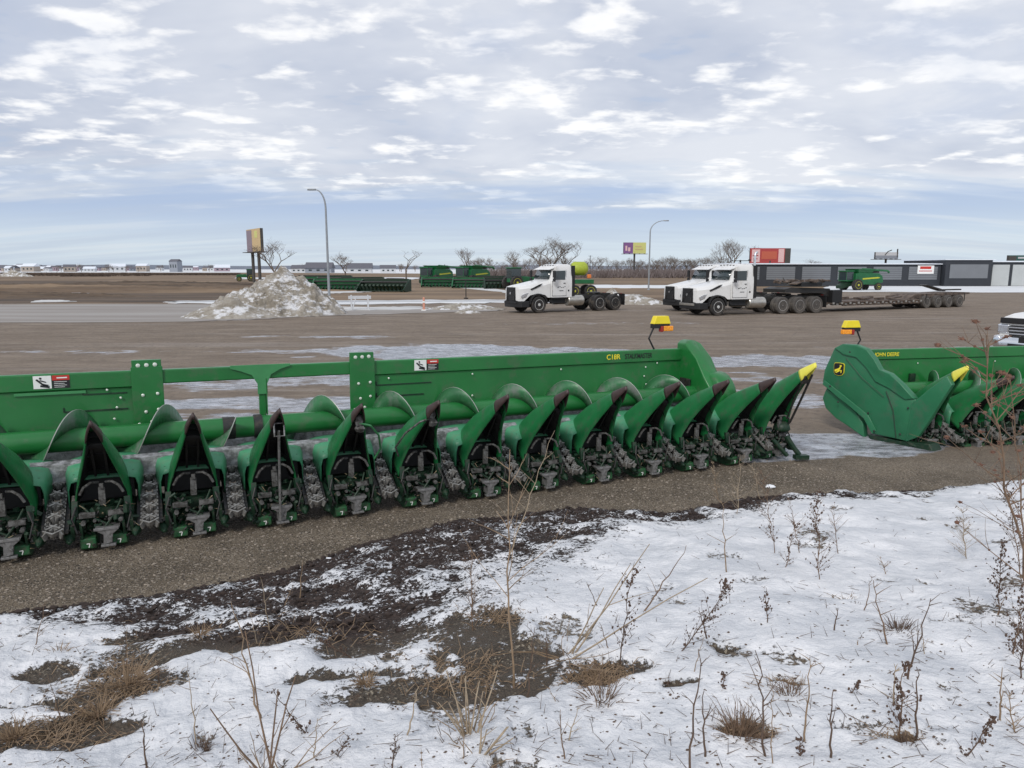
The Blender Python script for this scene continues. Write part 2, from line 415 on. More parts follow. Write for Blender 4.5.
def lettering(parent, txt, s, y, z, size, mt, sx=1.0, rot=(pi / 2, 0, 0), name='lettering', align='LEFT', shear=0):
    cu = bpy.data.curves.new(name, 'FONT'); cu.body = txt; cu.size = size; cu.extrude = .0012; cu.offset = size * .012; cu.align_x = align; cu.shear = shear
    cu.materials.append(mt); o = bpy.data.objects.new(name, cu); C.objects.link(o); o.parent = parent; o.location = (s, y, z); o.rotation_euler = rot; o.scale = (sx, 1, 1)
    bpy.context.view_layer.update(); me = bpy.data.meshes.new_from_object(o.evaluated_get(bpy.context.evaluated_depsgraph_get())); n = bpy.data.objects.new(name, me); C.objects.link(n); n.parent = parent; n.location = o.location; n.rotation_euler = rot; n.scale = (sx, 1, 1)
    bpy.data.objects.remove(o, do_unlink=True); n.name = name; return n
def bolts(parent, pts, y, r=.014):
    b = MB()
    for s, z in pts: b.lathe([(0, r), (-.006, r), (-.010, r * .6)], 8, (s, y, z), 'y')
    return b.build('bolt_heads', WHITEB, parent)
WY, WZ0, WZ1 = 1.10, .78, 1.50
def wall_piece(parent, s0, s1, name='rear_wall'):
    m = MB(); y = WY
    prof = [(y + .05, WZ1 - .02), (y + .045, WZ1), (y - .005, WZ1), (y - .02, WZ1 - .012), (y - .02, WZ1 - .165), (y + .006, WZ1 - .178), (y + .012, WZ0 + .10), (y - .03, WZ0 - .02),
            (y - .02, WZ0 - .04), (y + .03, WZ0 + .08), (y + .03, WZ1 - .17), (y + .03, WZ1 - .03)]
    m.prism(prof, s0, s1, 'x')
    return m.build(name, GREEN, parent, smooth=25, bevel=.003)
def marker_light(parent, s, z, mir):
    """bent black arm with yellow topped lamp, mir=-1 mirrored"""
    k = MB(); k.tube([(s, WY + .02, z), (s - .10 * mir, WY + .02, z + .16), (s - .02 * mir, WY + .02, z + .32)], .014, 8)
    k.box((s + .09 * mir, WY + .02, z + .335), (.28, .09, .06))
    o = k.build('marker_light', BLACKP, parent, bevel=.003)
    y = MB(); y.prism([(-.15, 0), (.15, 0), (.105, .115), (-.105, .115)], -.05, .05, 'y')
    y.build('yellow_cap', YEL, o, bevel=.008, loc=(s + .095 * mir, WY + .02, z + .367))
    l = MB(); l.box((s + .20 * mir, WY - .01, z + .30), (.17, .07, .075)); l.build('amber_lamp', AMBER, o, bevel=.012)
    l = MB(); l.box((s + .09 * mir, WY - .01, z + .295), (.05, .068, .085)); l.build('red_lamp', REDL, o, bevel=.012)

def snouts_and_units(H, idx, first, org):
    sn, hd, ru, ch = first
    for i in idx:
        for src in (sn, hd, ru):
            c = copy_tree(src, H); c.location = (i * .762 + org, 0, 0)
            if src is sn: c.rotation_euler = (R(random.uniform(-1.2, 1.2)), 0, R(random.uniform(-1.5, 1.5)))
            if src is ru: c.rotation_euler = (0, 0, R(random.uniform(-1, 1)))
proto = {}
def header_core(H, idx, org, s0, s1, chains):
    if not proto:
        base = empty('corn_header_source')
        proto['sn'] = build_snout('snout', base); proto['hd'] = build_hood(base); proto['ru'] = build_row_unit(base); proto['ru1'] = build_row_unit(base); proto['ru2'] = build_row_unit(base)
        proto['cl'] = build_chain(base, -1); proto['cr'] = build_chain(base, 1); proto['base'] = base
    for i in idx:
        for k in ('sn', 'hd', 'ru'):
            c = copy_tree(proto[k if k != 'ru' else ('ru', 'ru1', 'ru2')[(i * 5 + 9) % 3]], H); c.location = (i * .762 + org, 0, 0)
            if k == 'ru': c.rotation_euler = (0, R(random.uniform(-1.2, 1.2)), R(random.uniform(-2, 2)))
            if k == 'sn': c.rotation_euler = (R(random.uniform(-1.6, 1.6)), R(random.uniform(-1.2, 1.2)), R(random.uniform(-2.2, 2.2)))
    for i in chains:
        for sg, k in ((-1, 'cl'), (1, 'cr')):
            c = copy_tree(proto[k], H); c.location = ((i + .5) * .762 + org + sg * .052, 0, 0)
        d = MB(); x = (i + .5) * .762 + org
        for sg in (-1, 1): d.box((x + sg * .07, .20, .375), (.075, .72, .012), rot=(R(28), 0, 0))
        d.build('deck_plate', BLACKS, H, smooth=0)
    # trough pan with snow and dirt lying in it
    p = MB(); prof = [(1.12, .80), (1.0, .63), (.86, .56), (.70, .57), (.58, .66), (.47, .725), (.40, .70), (.38, .55), (.36, .55), (.37, .73), (.47, .745), (.59, .68), (.71, .59), (.85, .58), (.98, .65), (1.10, .82)]
    p.prism(prof, s0, s1, 'x'); p.build('auger_pan', PAN, H, smooth=40)
    t = MB(); t.cyl((s0, .80, .87), (s1, .80, .87), .115, 20); t.build('auger_tube', GREEN, H)
    b = MB(); b.box(((s0 + s1) / 2, 1.02, .50), (s1 - s0, .2, .2)); b.box(((s0 + s1) / 2, .62, .42), (s1 - s0, .12, .12)); b.build('toolbar', DARKG, H, bevel=.01)

# ---- header 1 (long one)
H1 = empty('corn_header', P0, label='long green corn harvester header stretching in from the left edge, snouts folded up', cat='corn header', rot=(0, DIP, pi / 2 - HEAD))
header_core(H1, range(-7, 9), 0, -5.6, 6.5, range(-7, 8))
wall_piece(H1, -5.6, -1.02); wall_piece(H1, 1.08, 6.05)
m = MB(); m.prism([(WY + .05, 1.5), (WY - .02, 1.5), (WY - .03, 1.49), (WY - .03, 1.36), (WY - .02, 1.35), (WY + .05, 1.35)], -1.02, 1.08, 'x'); m.build('top_beam', GREEN, H1, bevel=.004)
m = MB(); m.box((.03, WY + .0, 1.13), (.07, .07, .46)); m.box((.075, WY - .01, 1.15), (.012, .1, .42)); m.build('centre_post', GREEN, H1, bevel=.004)
m = MB(); m.prism([(-.30, 1.515), (.34, 1.515), (.34, 1.49), (.24, 1.46), (.13, 1.40), (.085, 1.30), (.085, 1.18), (-.02, 1.18), (-.02, 1.30), (-.08, 1.40), (-.2, 1.45), (-.30, 1.48)], WY - .055, WY - .04, 'y')
m.build('gusset_plate', GREENL, H1, bevel=.003)
for c in (-1.12, 1.17):
    m = MB(); m.box((c, WY - .035, 1.16), (.30, .03, .76)); m.box((c + .0, WY - .01, 1.555), (.28, .06, .11)); m.box((c, WY - .05, .80), (.34, .06, .02)); o = m.build('mounting_plate', GREEN, H1, bevel=.005)
    bolts(o, [(c - .08, 1.555), (c, 1.557), (c + .08, 1.56)], WY - .042, .022)
    bolts(o, [(c - .05, 1.24), (c + .09, 1.25), (c - .03, 1.06), (c + .09, 1.08), (c - .1, .93), (c + .02, .95)], WY - .052, .017)
m = MB(); m.box((-2.0, WY - .004, 1.30), (.62, .02, .03)); m.build('wall_crease', GREENL, H1, bevel=.004)
for s0_, s1_, zz in ((-1.9, -1.32, 1.10), (1.35, 2.05, 1.20), (1.35, 1.95, 1.06), (-1.72, -1.32, 1.27)):
    m = MB(); m.box(((s0_ + s1_) / 2, WY + .004, zz), (s1_ - s0_, .014, .012)); m.box((s0_, WY + .004, zz + .02), (.012, .014, .05)); m.build('weld_strip', DARKG, H1, bevel=.002)
bolts(H1, [(-1.42, 1.12), (-1.38, 1.22), (-1.5, 1.31), (-1.45, 1.0), (2.6, 1.28), (2.6, 1.0), (1.5, 1.28), (3.9, 1.28), (5.3, 1.25), (5.32, 1.0), (5.28, 1.12), (-1.9, 1.02), (5.5, 1.3), (4.6, 1.05)], WY - .006 - .006, .012)
warn_decal(H1, -2.06, WY - .024, 1.42); warn_decal(H1, 1.90, WY - .024, 1.425)
lettering(H1, 'C18R', 4.62, WY - .024, 1.385, .10, DECY, 1.0, name='model_lettering')
lettering(H1, 'STALKMASTER', 4.93, WY - .024, 1.385, .10, DECB, .72, name='dark_lettering')
# auger flighting, opposite hands either side of the centre
for a, b, h, ph in ((-5.6, -.30, -1, .204), (.10, 5.9, 1, 2.70)):
    m, e = flights(a, b, h, ph=ph); o = m.build('flighting', FLIGHT, H1, smooth=60, solid=.006); e.build('flight_edge', FLE, o)
m = MB(); m.lathe([(-.42, .122), (-.30, .122), (-.28, .095), (-.12, .095), (-.10, .13), (-.02, .13)], 18, (0, .80, .87), 'x'); m.build('centre_bearing', BLACKS, H1)
# right hand end: inner sheet, bulging shield and end snout
def end_cover(H, s_in, s_out, sg):
    m = MB(); prof = [(1.24, 1.62), (1.05, 1.625), (.80, 1.44), (.55, 1.19), (.42, 1.05), (.34, .90), (.36, .60), (.42, .40), (.6, .22), (1.1, .45), (1.26, .95)]
    secs = []
    for k in range(5):
        t = k / 4; s = lerp(s_in, s_out, t); sh = .05 * (2 * t - 1) ** 2
        secs.append([(s, y - (sh if y > .6 else -sh * .4), z - sh) for y, z in prof])
    m.loft(secs, True, True); return m.build('end_shield', GREENH if 0 else GREEN, H, smooth=40, bevel=.02)
end_cover(H1, 5.93, 6.22, 1)
m = MB(); m.lathe([(-.16, .26), (-.12, .30), (.10, .31), (.2, .22), (.24, .05)], 24, (6.16, .58, .90), 'x'); m.build('drive_bulge', GREEN, H1, smooth=60)
m = MB(); m.box((5.90, .93, .95), (.03, .22, .26)); m.box((5.87, .95, 1.0), (.05, .08, .08)); m.build('end_bearing_plate', BLACKS, H1, bevel=.006)
es = build_snout('end_snout', H1, True, YELL); es.location = (6.80, 0, 0)
ru = copy_tree(proto['ru'], H1); ru.location = (6.80, .08, 0)
for sg, k in ((-1, 'cl'),):
    c = copy_tree(proto[k], H1); c.location = (8.5 * .762, 0, 0)
# struts beneath the yellow end point
m = MB(); m.tube([(6.84, -.52, 1.28), (6.92, -.30, .92), (6.93, -.12, .55), (6.90, .05, .36)], .016, 8); m.tube([(6.74, -.5, 1.26), (6.80, -.3, .95), (6.86, -.12, .6)], .012, 8)
m.box((6.80, -.44, 1.18), (.12, .05, .05), rot=(R(40), 0, 0)); m.build('support_rod', BLACKS, H1)
m = MB(); m.lathe([(-.05, .10), (-.02, .12), (.05, .10), (.09, .04)], 20, (6.88, -.02, .46), 'z'); m.build('round_guard', DARKG, H1, smooth=60)
m = MB(); m.tube([(6.9, -.1, .34), (6.98, -.18, .18), (7.04, -.22, .09)], [.04, .035, .04], 8); m.tube([(6.7, -.05, .3), (6.86, -.18, .08)], .03, 8); m.box((7.06, -.24, .06), (.2, .1, .06), rot=(0, 0, R(-20))); m.build('stand_leg', DARKG, H1, bevel=.004)
marker_light(H1, 5.46, 1.50, 1)
# hoses and rods on some snouts
m = MB(); m.tube([(.0, -.43, 1.06), (.01, -.33, .9), (.02, -.2, .5), (.02, -.17, .1)], .012, 6)
m.tube([(-.045, -.45, 1.14), (-.045, -.47, 1.02), (.045, -.47, 1.02), (.045, -.45, 1.14), (-.045, -.45, 1.14)], .009, 6); m.build('prop_rod', STEEL, H1)
for i, sg in ((1, 1), (2, -1)):
    m = MB(); x = i * .762; m.blob((x, -.42, 1.10), .06, 8, .2, (.8, .6, 1.1)); m.blob((x + .02, -.40, 1.02), .05, 8, .2); m.build('debris_in_snout', CAST, H1)
    m = MB(); m.tube([(x, -.44, 1.08), (x + sg * .12, -.42, 1.04), (x + sg * .24, -.28, .90), (x + sg * .30, -.12, .72), (x + sg * .25, -.05, .6)], .011, 6); m.build('release_cable', CAST if sg < 0 else GREENL, H1)

# ---- header 2 (right)
H2A = R(78)
tipw = ray(968, 365.5); G2 = -.25
t_ = (1.45 + G2 - EYE) / tipw.z; TP = Vector((0, 0, EYE)) + tipw * t_
dd = Vector((sin(H2A), cos(H2A), 0)); nn = Vector((-cos(H2A), sin(H2A), 0))
O2 = TP + nn * .6; O2.z = G2
H2 = empty('corn_header', O2, label='green corn harvester header cut off by the right edge, badge on its end shield', cat='corn header', rot=(0, R(.2), pi / 2 - H2A))
header_core(H2, range(1, 6), 0, -.1, 4.4, range(0, 5))
wall_piece(H2, -.75, 4.4)
m, e = flights(.2, 4.4, -1, ph=1.0); o = m.build('flighting', FLIGHT, H2, smooth=60, solid=.006); e.build('flight_edge', FLE, o)
es = build_snout('end_snout', H2, True, YELL); ru = copy_tree(proto['ru'], H2); ru.location = (0, .1, 0)
for s_ in (-.05, .82, 1.7, 2.6):
    m = MB(); m.box((s_ + .6, WY - .03, .98), (.10, .05, .2)); m.build('wall_bracket', DARKG, H2, bevel=.004)
bolts(H2, [(-.15, 1.2), (-.2, 1.15), (.65, 1.25), (2.2, 1.25), (3.4, 1.3), (-.12, .9)], WY - .012, .012)
m = MB(); m.box((2.0, WY - .01, .90), (4.6, .03, .03)); m.build('wall_ledge', GREENL, H2, bevel=.004)
marker_light(H2, -.56, 1.5, -1)
lettering(H2, 'JOHN DEERE', -.20, WY - .024, 1.385, .088, DECY, .92, name='maker_lettering')
H2M = Matrix.Translation(O2) @ Euler((0, R(.2), pi / 2 - H2A)).to_matrix().to_4x4(); H2I = H2M.inverted()
# end shield: runs from the rear top corner forward to the end snout; depth and thickness of its own
A_ = Vector((5.28, 12.0)); B_ = Vector((6.22, 10.62))
pn = Vector(((B_ - A_).y, -(B_ - A_).x)).normalized()           # plane normal (horizontal)
if pn.x > 0: pn = -pn
def onplane(u, v, off=0):
    d = ray(u, v); t = ((A_ + pn * off) - Vector((0, 0))).dot(pn) / (d.x * pn.x + d.y * pn.y); return Vector((0, 0, EYE)) + d * t
def shield(name, px, off, thick, bev, mt, parent=H2):
    m = MB(); a = [onplane(u, v, off) for u, v in px]; inn = Vector((-pn.x, -pn.y, 0)) * thick
    n = len(a); cen = sum(a, Vector()) / n
    mid = [p + inn * .12 for p in a]; face = [cen + (p - cen) * (1 - bev) for p in a]
    back = [p + inn for p in a]
    m.loft([[H2I @ p for p in q] for q in (face, mid, back)], True, True)
    return m.build(name, mt, parent, smooth=50, bevel=.012)
up = shield('end_shield', [(834, 348), (842, 344), (856, 345), (866, 349), (874, 359), (880, 370), (890, 374), (902, 385), (914, 398), (922, 410), (916, 430), (908, 442), (896, 439), (872, 434), (866, 418), (852, 406), (838, 395), (822, 382), (824, 370)], 0, .13, .06, GREENS)
shield('upper_fairing', [(834, 348), (842, 344), (856, 345), (866, 349), (874, 359), (880, 370), (890, 374), (902, 385), (914, 399), (905, 400), (889, 389), (875, 382), (865, 367), (855, 357), (842, 354)], .035, .12, .05, GREENS)
shield('lower_rib', [(824, 380), (838, 391), (853, 403), (868, 415), (876, 431), (872, 434), (864, 419), (850, 407), (836, 396), (822, 384)], .02, .06, .05, GREENS)
shield('snout_side', [(905, 442), (911, 404), (929, 389), (947, 376), (952, 385), (941, 402), (930, 420), (918, 437)], .02, .10, .05, GREENS)
shield('lower_end_shield', [(826, 388), (840, 398), (856, 412), (863, 424), (864, 438), (850, 428), (835, 418), (825, 408), (822, 398)], -.07, .12, .08, GREENS)
shield('base_skirt', [(866, 434), (900, 441), (930, 444), (934, 452), (905, 450), (872, 446)], -.03, .25, .05, DARKG)
m = MB(); L_ = lambda pts, off=.034: [H2I @ onplane(u, v, off) for u, v in pts]
m.tube(L_([(886, 391), (893, 410), (896, 438)]), .007, 5); m.tube(L_([(846, 358), (862, 378), (884, 397)]), .005, 5); m.build('panel_seam', DARKG, H2)
m = MB()
for u, v in ((868, 413), (874, 431), (830, 386), (850, 352), (900, 434), (908, 408), (838, 402)): m.blob(H2I @ onplane(u, v, .03), .016, 8, 0)
m.build('shield_fastener', BLACKS, H2)
# round badge with leaping deer
bc = onplane(839.5, 369, .0); ex = Vector(((B_ - A_).x, (B_ - A_).y, 0)).normalized(); nz = Vector((pn.x, pn.y, 0))
def badge(name, pts, off, th, mt, par):
    m = MB(); a = [bc + ex * x + Vector((0, 0, z)) + nz * off for x, z in pts]; b = [p - nz * th for p in a]
    m.loft([[H2I @ p for p in a], [H2I @ p for p in b]], True, True); return m.build(name, mt, par, smooth=0)
oct_ = [(.085, .07), (.07, .095), (0, .10), (-.07, .095), (-.085, .07), (-.085, -.05), (-.06, -.09), (0, -.105), (.06, -.09), (.085, -.05)]
bo = badge('badge', [(x * 1.06, z * 1.06) for x, z in oct_], .018, .04, DECY, up)
badge('badge_field', oct_, .022, .02, DECB, bo)
deer = [(.055, -.055), (.03, -.03), (-.0, -.02), (-.025, .0), (-.03, .03), (-.05, .06), (-.04, .062), (-.045, .08), (-.03, .065), (-.012, .075), (-.02, .05), (-.005, .02), (.03, .0), (.06, -.01), (.065, -.025)]
badge('deer_emblem', [(-x * 1.1, z) for x, z in deer], .026, .006, DECY, bo)
badge('deer_legs', [(.055, -.01), (.05, -.06), (.04, -.06), (.035, -.02), (.0, -.045), (-.045, -.07), (-.05, -.06), (-.01, -.02)], .0265, .006, DECY, bo)
for o in list(proto['base'].children_recursive) + [proto['base']]: bpy.data.objects.remove(o, do_unlink=True)

# ================================================================== GROUND
def gridground():
    NA, NR = 760, 640
    ang = np.concatenate([np.linspace(-180, -47, 60)[:-1], np.linspace(-47, 47, NA), np.linspace(47, 180, 60)[1:]])
    rad = np.concatenate([[0.02], np.geomspace(.6, 16, 440), np.geomspace(16.4, 6000, 200)])
    A_, R_ = np.meshgrid(np.radians(ang), rad)
    X = R_ * np.sin(A_); Y = R_ * np.cos(A_)
    return X, Y, len(rad), len(ang)
X, Y, nr, na = gridground()
SS, QQ = sq(X, Y); DQ = edgeq(SS) - QQ
def blob(X, Y, u, v, w, h, rot=0, soft=.35, ns=1.2, na_=.6, flat=False):
    """soft patch on the ground centred under photo point (u,v), w/h metres along/away from the headers"""
    if flat: d = ray(u, v); t = (-.15 - EYE) / d.z; c = d * t
    else: c = at(u, v)
    dx, dy = X - c.x, Y - c.y; r = R(rot); a = dx * cos(r) + dy * sin(r); b = -dx * sin(r) + dy * cos(r)
    k = np.sqrt((a / w) ** 2 + (b / h) ** 2) + na_ * (fbm(X, Y, ns, 4, int(u)) - .5) * 2
    return 1 - sstep(1 - soft, 1 + soft, k)
snow = sstep(-.05, .25, DQ + .35 * (fbm(X, Y, 2.5, 4, 31) - .5))
debris = np.zeros_like(X)
# dark thrown-up soil along the ridge of the berm
ss = [-3.5, -2.4, -1.4, -.9, -.3, .5, 1.3, 2.2, 3.0, 3.8, 5.4, 6.6, 9]; wd = [.2, .4, .9, 1.5, 1.9, 2.3, 2.2, 1.8, 1.25, .9, .85, .6, .35]
W_ = np.interp(SS, ss, wd)
core = sstep(-.06, .06, DQ) * (1 - sstep(W_ * .45, W_ * 1.45 + .02, DQ + .18 * (fbm(X, Y, 3, 3, 77) - .5)))
debris = np.clip(core * (W_ > .03), 0, 1)
soil = np.zeros_like(X)
for (u, v, w, h, rot) in [(300, 633, 1.15, .30, 20), (400, 640, .55, .26, 10), (190, 634, .5, .14, 20), (110, 690, .55, .30, 45), (160, 660, .35, .16, 40), (60, 740, .35, .2, 20), (10, 745, .25, .2, 0), (40, 680, .2, .12, 20), (480, 640, .35, .40, 0), (440, 690, .55, .2, 10), (490, 672, .35, .35, 0),
                          (600, 680, .42, .20, 10), (530, 690, .4, .16, 10), (350, 680, .35, .10, 0), (470, 700, .28, .12, 0), (740, 738, .13, .06, -10), (790, 690, .08, .03, -30), (905, 748, .09, .04, 0), (100, 740, .22, .16, 10), (840, 605, .14, .05, 0), (680, 690, .08, .04, 0), (720, 655, .08, .04, 0), (20, 715, .3, .05, 20)]:
    soil = np.maximum(soil, blob(X, Y, u, v, w * .70, h * .76, rot, soft=.5, ns=3.6, na_=1.1))
ice = np.zeros_like(X)
for (u, v, w, h, rot, s_) in [(455, 351, 4.2, 2.4, 0, 1), (760, 359, 3.4, 1.4, 0, 1), (570, 350, 2.5, .9, 0, 1), (650, 371, 3, .6, 0, .6), (300, 350, 2.5, .7, 0, .6), (820, 445, 1.9, .75, 8, 1), (760, 462, .8, .25, 10, .8), (250, 408, 3.6, .9, 5, .68), (240, 383, 4.2, 1.6, 0, .58), (60, 440, 3.5, 1.5, 15, .6), (400, 420, 4, .6, 20, .8), (600, 400, 3, .5, 20, .8), (770, 378, 2.2, .8, 0, .5), (790, 400, 2.2, .9, 0, .55), (740, 395, 1.5, .8, 0, .6), (205, 318, 3.5, 1.2, 0, .8), (330, 335, 4, .7, 0, .6), (100, 350, 6, .6, 0, .45), (600, 322, 8, .8, 0, .4), (950, 345, 6, .5, 0, .4)]:
    ice = np.maximum(ice, s_ * blob(X, Y, u, v, w, h, rot, ns=.9, na_=.6, flat=True))
snow = snow * (1 - .80 * soil)
snow = np.clip(snow - debris * (.60 + .58 * (1 - np.clip(DQ / (W_ + .05), 0, 1)) + 2.1 * (fbm(X, Y, 5, 5, 88) - .5)), 0, 1)
snow = np.clip(snow - .5 * soil * 0 - .45 * sstep(.60, .72, fbm(X, Y, 3.2, 5, 66)), 0, 1)
Z = gz(X, Y) + .055 * snow * sstep(0, .5, DQ) * (Y > 0) + .03 * debris * (fbm(X, Y, 14, 3, 4) - .3)
Z = Z + sstep(0, .6, DQ) * (np.hypot(X, Y) < 7) * .014 * (fbm(X, Y, 16, 3, 41) - .5)
def surface_z(x, y): return g1(x, y)
vs = np.stack([X.ravel(), Y.ravel(), Z.ravel()], 1)
i = np.arange(nr - 1)[:, None] * na + np.arange(na - 1)[None, :]
fs = np.stack([i, i + 1, i + na + 1, i + na], -1).reshape(-1, 4)
me = bpy.data.meshes.new('ground'); me.vertices.add(len(vs)); me.vertices.foreach_set('co', vs.ravel())
me.loops.add(fs.size); me.loops.foreach_set('vertex_index', fs.ravel().astype(np.int32)); me.polygons.add(len(fs))
me.polygons.foreach_set('loop_start', np.arange(0, fs.size, 4, dtype=np.int32)); me.polygons.foreach_set('loop_total', np.full(len(fs), 4, np.int32))
me.update(calc_edges=True); me.validate()
ca = me.color_attributes.new('cover', 'FLOAT_COLOR', 'POINT')
ca.data.foreach_set('color', np.stack([snow.ravel(), ice.ravel(), debris.ravel(), soil.ravel()], 1).astype(np.float32).ravel())
me.polygons.foreach_set('use_smooth', np.ones(len(fs), bool))
if me.polygons[len(fs) // 2].normal.z < 0: me.flip_normals()
ground = bpy.data.objects.new('ground', me); C.objects.link(ground); tag(ground, kind='structure')

def ground_material():
    m, nt, b = nodes('ground'); N = nt.nodes; L = nt.links
    geo = N.new('ShaderNodeNewGeometry'); at_ = N.new('ShaderNodeAttribute'); at_.attribute_name = 'cover'
    sep = N.new('ShaderNodeSeparateColor'); L.new(at_.outputs['Color'], sep.inputs[0])
    def noise(sc, det=5, ro=.6, vec=None, scale=None):
        n = N.new('ShaderNodeTexNoise'); n.inputs['Scale'].default_value = sc; n.inputs['Detail'].default_value = det; n.inputs['Roughness'].default_value = ro
        if scale:
            mp = N.new('ShaderNodeMapping'); mp.inputs['Scale'].default_value = scale; L.new(geo.outputs['Position'], mp.inputs[0]); L.new(mp.outputs[0], n.inputs['Vector'])
        else: L.new(geo.outputs['Position'], n.inputs['Vector'])
        return n.outputs[0]
    def ramp(x, a, b_, lo=0, hi=1):
        r = N.new('ShaderNodeMapRange'); r.inputs[1].default_value = a; r.inputs[2].default_value = b_; r.inputs[3].default_value = lo; r.inputs[4].default_value = hi
        r.interpolation_type = 'SMOOTHSTEP'; L.new(x, r.inputs[0]); return r.outputs[0]
    def mix(f, a, c):
        x = N.new('ShaderNodeMix'); x.data_type = 'RGBA'
        L.new(f, x.inputs[0]) if not isinstance(f, float) else setattr(x.inputs[0], 'default_value', f)
        for k, q in ((6, a), (7, c)):
            if isinstance(q, tuple): x.inputs[k].default_value = (*q, 1)
            else: L.new(q, x.inputs[k])
        return x.outputs[2]
    def math_(op, a, c):
        x = N.new('ShaderNodeMath'); x.operation = op
        for k, q in ((0, a), (1, c)):
            if isinstance(q, (int, float)): x.inputs[k].default_value = q
            else: L.new(q, x.inputs[k])
        return x.outputs[0]
    # gravel / lot base
    vo = N.new('ShaderNodeTexVoronoi'); vo.inputs['Scale'].default_value = 85; L.new(geo.outputs['Position'], vo.inputs['Vector'])
    sc = N.new('ShaderNodeSeparateColor'); L.new(vo.outputs['Color'], sc.inputs[0])
    base = mix(ramp(noise(1.3, 6), .35, .65), (.128, .102, .073), (.205, .165, .120))
    base = mix(ramp(sc.outputs[0], .78, .97), base, (.36, .31, .25))
    base = mix(ramp(sc.outputs[1], .70, .95), base, (.05, .042, .036))
    streak = ramp(noise(1, 10, .78, scale=(.4, 1.1, 1)), .34, .66)
    streak2 = ramp(noise(1, 5, .6, scale=(.035, .8, 1)), .54, .66)
    far = N.new('ShaderNodeVectorMath'); far.operation = 'LENGTH'; L.new(geo.outputs['Position'], far.inputs[0])
    ff = ramp(far.outputs['Value'], 10, 15)
    lot = mix(streak, (.160, .122, .090), (.285, .230, .178)); lot = mix(math_('MULTIPLY', streak2, .5), lot, (.34, .30, .27)); lot = mix(ramp(noise(.35, 6, .7), .4, .62, 0, .55), lot, (.205, .160, .120))
    lot = mix(ramp(noise(6, 8, .75), .48, .70, 0, .65), lot, (.075, .062, .052)); lot = mix(ramp(noise(11, 6, .75, scale=(.6, 2.2, 1)), .56, .72, 0, .45), lot, (.42, .39, .36))
    base = mix(ff, base, lot)
    # ice / meltwater
    icem = ramp(math_('ADD', sep.outputs[1], math_('MULTIPLY', math_('SUBTRACT', noise(1, 8, .72, scale=(1.1, 3.2, 1)), .5), 1.5)), .38, .62)
    icecol = mix(ramp(noise(1, 9, .78, scale=(2.2, 5, 1)), .38, .62), (.17, .17, .185), (.62, .64, .70)); icecol = mix(ramp(noise(7, 6, .75), .52, .68, 0, .7), icecol, (.2, .165, .135))
    c1 = mix(icem, base, icecol)
    # soil & debris
    soilc = mix(ramp(noise(60, 6, .75), .38, .62), (.032, .026, .020), (.115, .092, .068)); soilc = mix(ramp(sc.outputs[2], .86, .97), soilc, (.3, .26, .2))
    soilf = ramp(at_.outputs['Alpha'], .15, .5); c2 = mix(soilf, c1, mix(ramp(noise(3, 3), .4, .6), soilc, (.088, .072, .056)))
    debc = mix(ramp(noise(34, 6, .75), .4, .62), (.016, .010, .009), (.075, .052, .042))
    c2 = mix(ramp(sep.outputs[2], .1, .45), c2, debc)
    # snow
    nz = math_('ADD', math_('MULTIPLY', math_('SUBTRACT', noise(34, 6, .75), .5), 2.2), math_('MULTIPLY', math_('SUBTRACT', noise(8, 5, .65), .5), 1.2))
    nz = math_('MULTIPLY', nz, math_('ADD', 1.0, math_('MULTIPLY', sep.outputs[2], 1.1)))
    nz = math_('ADD', nz, math_('MULTIPLY', math_('MULTIPLY', math_('SUBTRACT', noise(75, 3, .6), .5), 1.6), sep.outputs[2]))
    sn = ramp(math_('ADD', sep.outputs[0], nz), .42, .56)
    speck = ramp(noise(85, 3, .6), .715, .75, 1, .25)
    spk2 = ramp(noise(4, 3, .6), .45, .6)
    snc = mix(ramp(noise(2.2, 6, .65), .35, .65), (.59, .605, .63), (.78, .78, .79))
    snc = mix(math_('MULTIPLY', ramp(noise(75, 3, .6), .66, .74), math_('ADD', .25, math_('MULTIPLY', spk2, .6))), snc, (.16, .13, .11))
    snc = mix(ramp(noise(1.3, 5, .7), .55, .78, 0, .35), snc, (.45, .44, .44))
    col = mix(sn, c2, snc); L.new(col, b.inputs['Base Color'])
    rg = N.new('ShaderNodeMix'); L.new(icem, rg.inputs[0]); rg.inputs[2].default_value = .88; rg.inputs[3].default_value = .16
    r2 = N.new('ShaderNodeMix'); L.new(sn, r2.inputs[0]); L.new(rg.outputs[0], r2.inputs[2]); r2.inputs[3].default_value = .75; L.new(r2.outputs[0], b.inputs['Roughness'])
    b.inputs['Specular IOR Level'].default_value = .35
    bp = N.new('ShaderNodeBump'); bp.inputs['Strength'].default_value = .75; bp.inputs['Distance'].default_value = .03
    hh = math_('ADD', math_('MULTIPLY', noise(45, 6, .7), .5), math_('MULTIPLY', vo.outputs['Distance'], .5))
    hs = math_('ADD', math_('MULTIPLY', noise(6, 5, .6), 2.0), math_('MULTIPLY', noise(40, 4, .6), .35))
    hm = N.new('ShaderNodeMix'); L.new(sn, hm.inputs[0]); L.new(hh, hm.inputs[2]); L.new(math_('ADD', hs, .5), hm.inputs[3])
    L.new(hm.outputs[0], bp.inputs['Height']); L.new(bp.outputs[0], b.inputs['Normal'])
    return m
me.materials.append(ground_material())

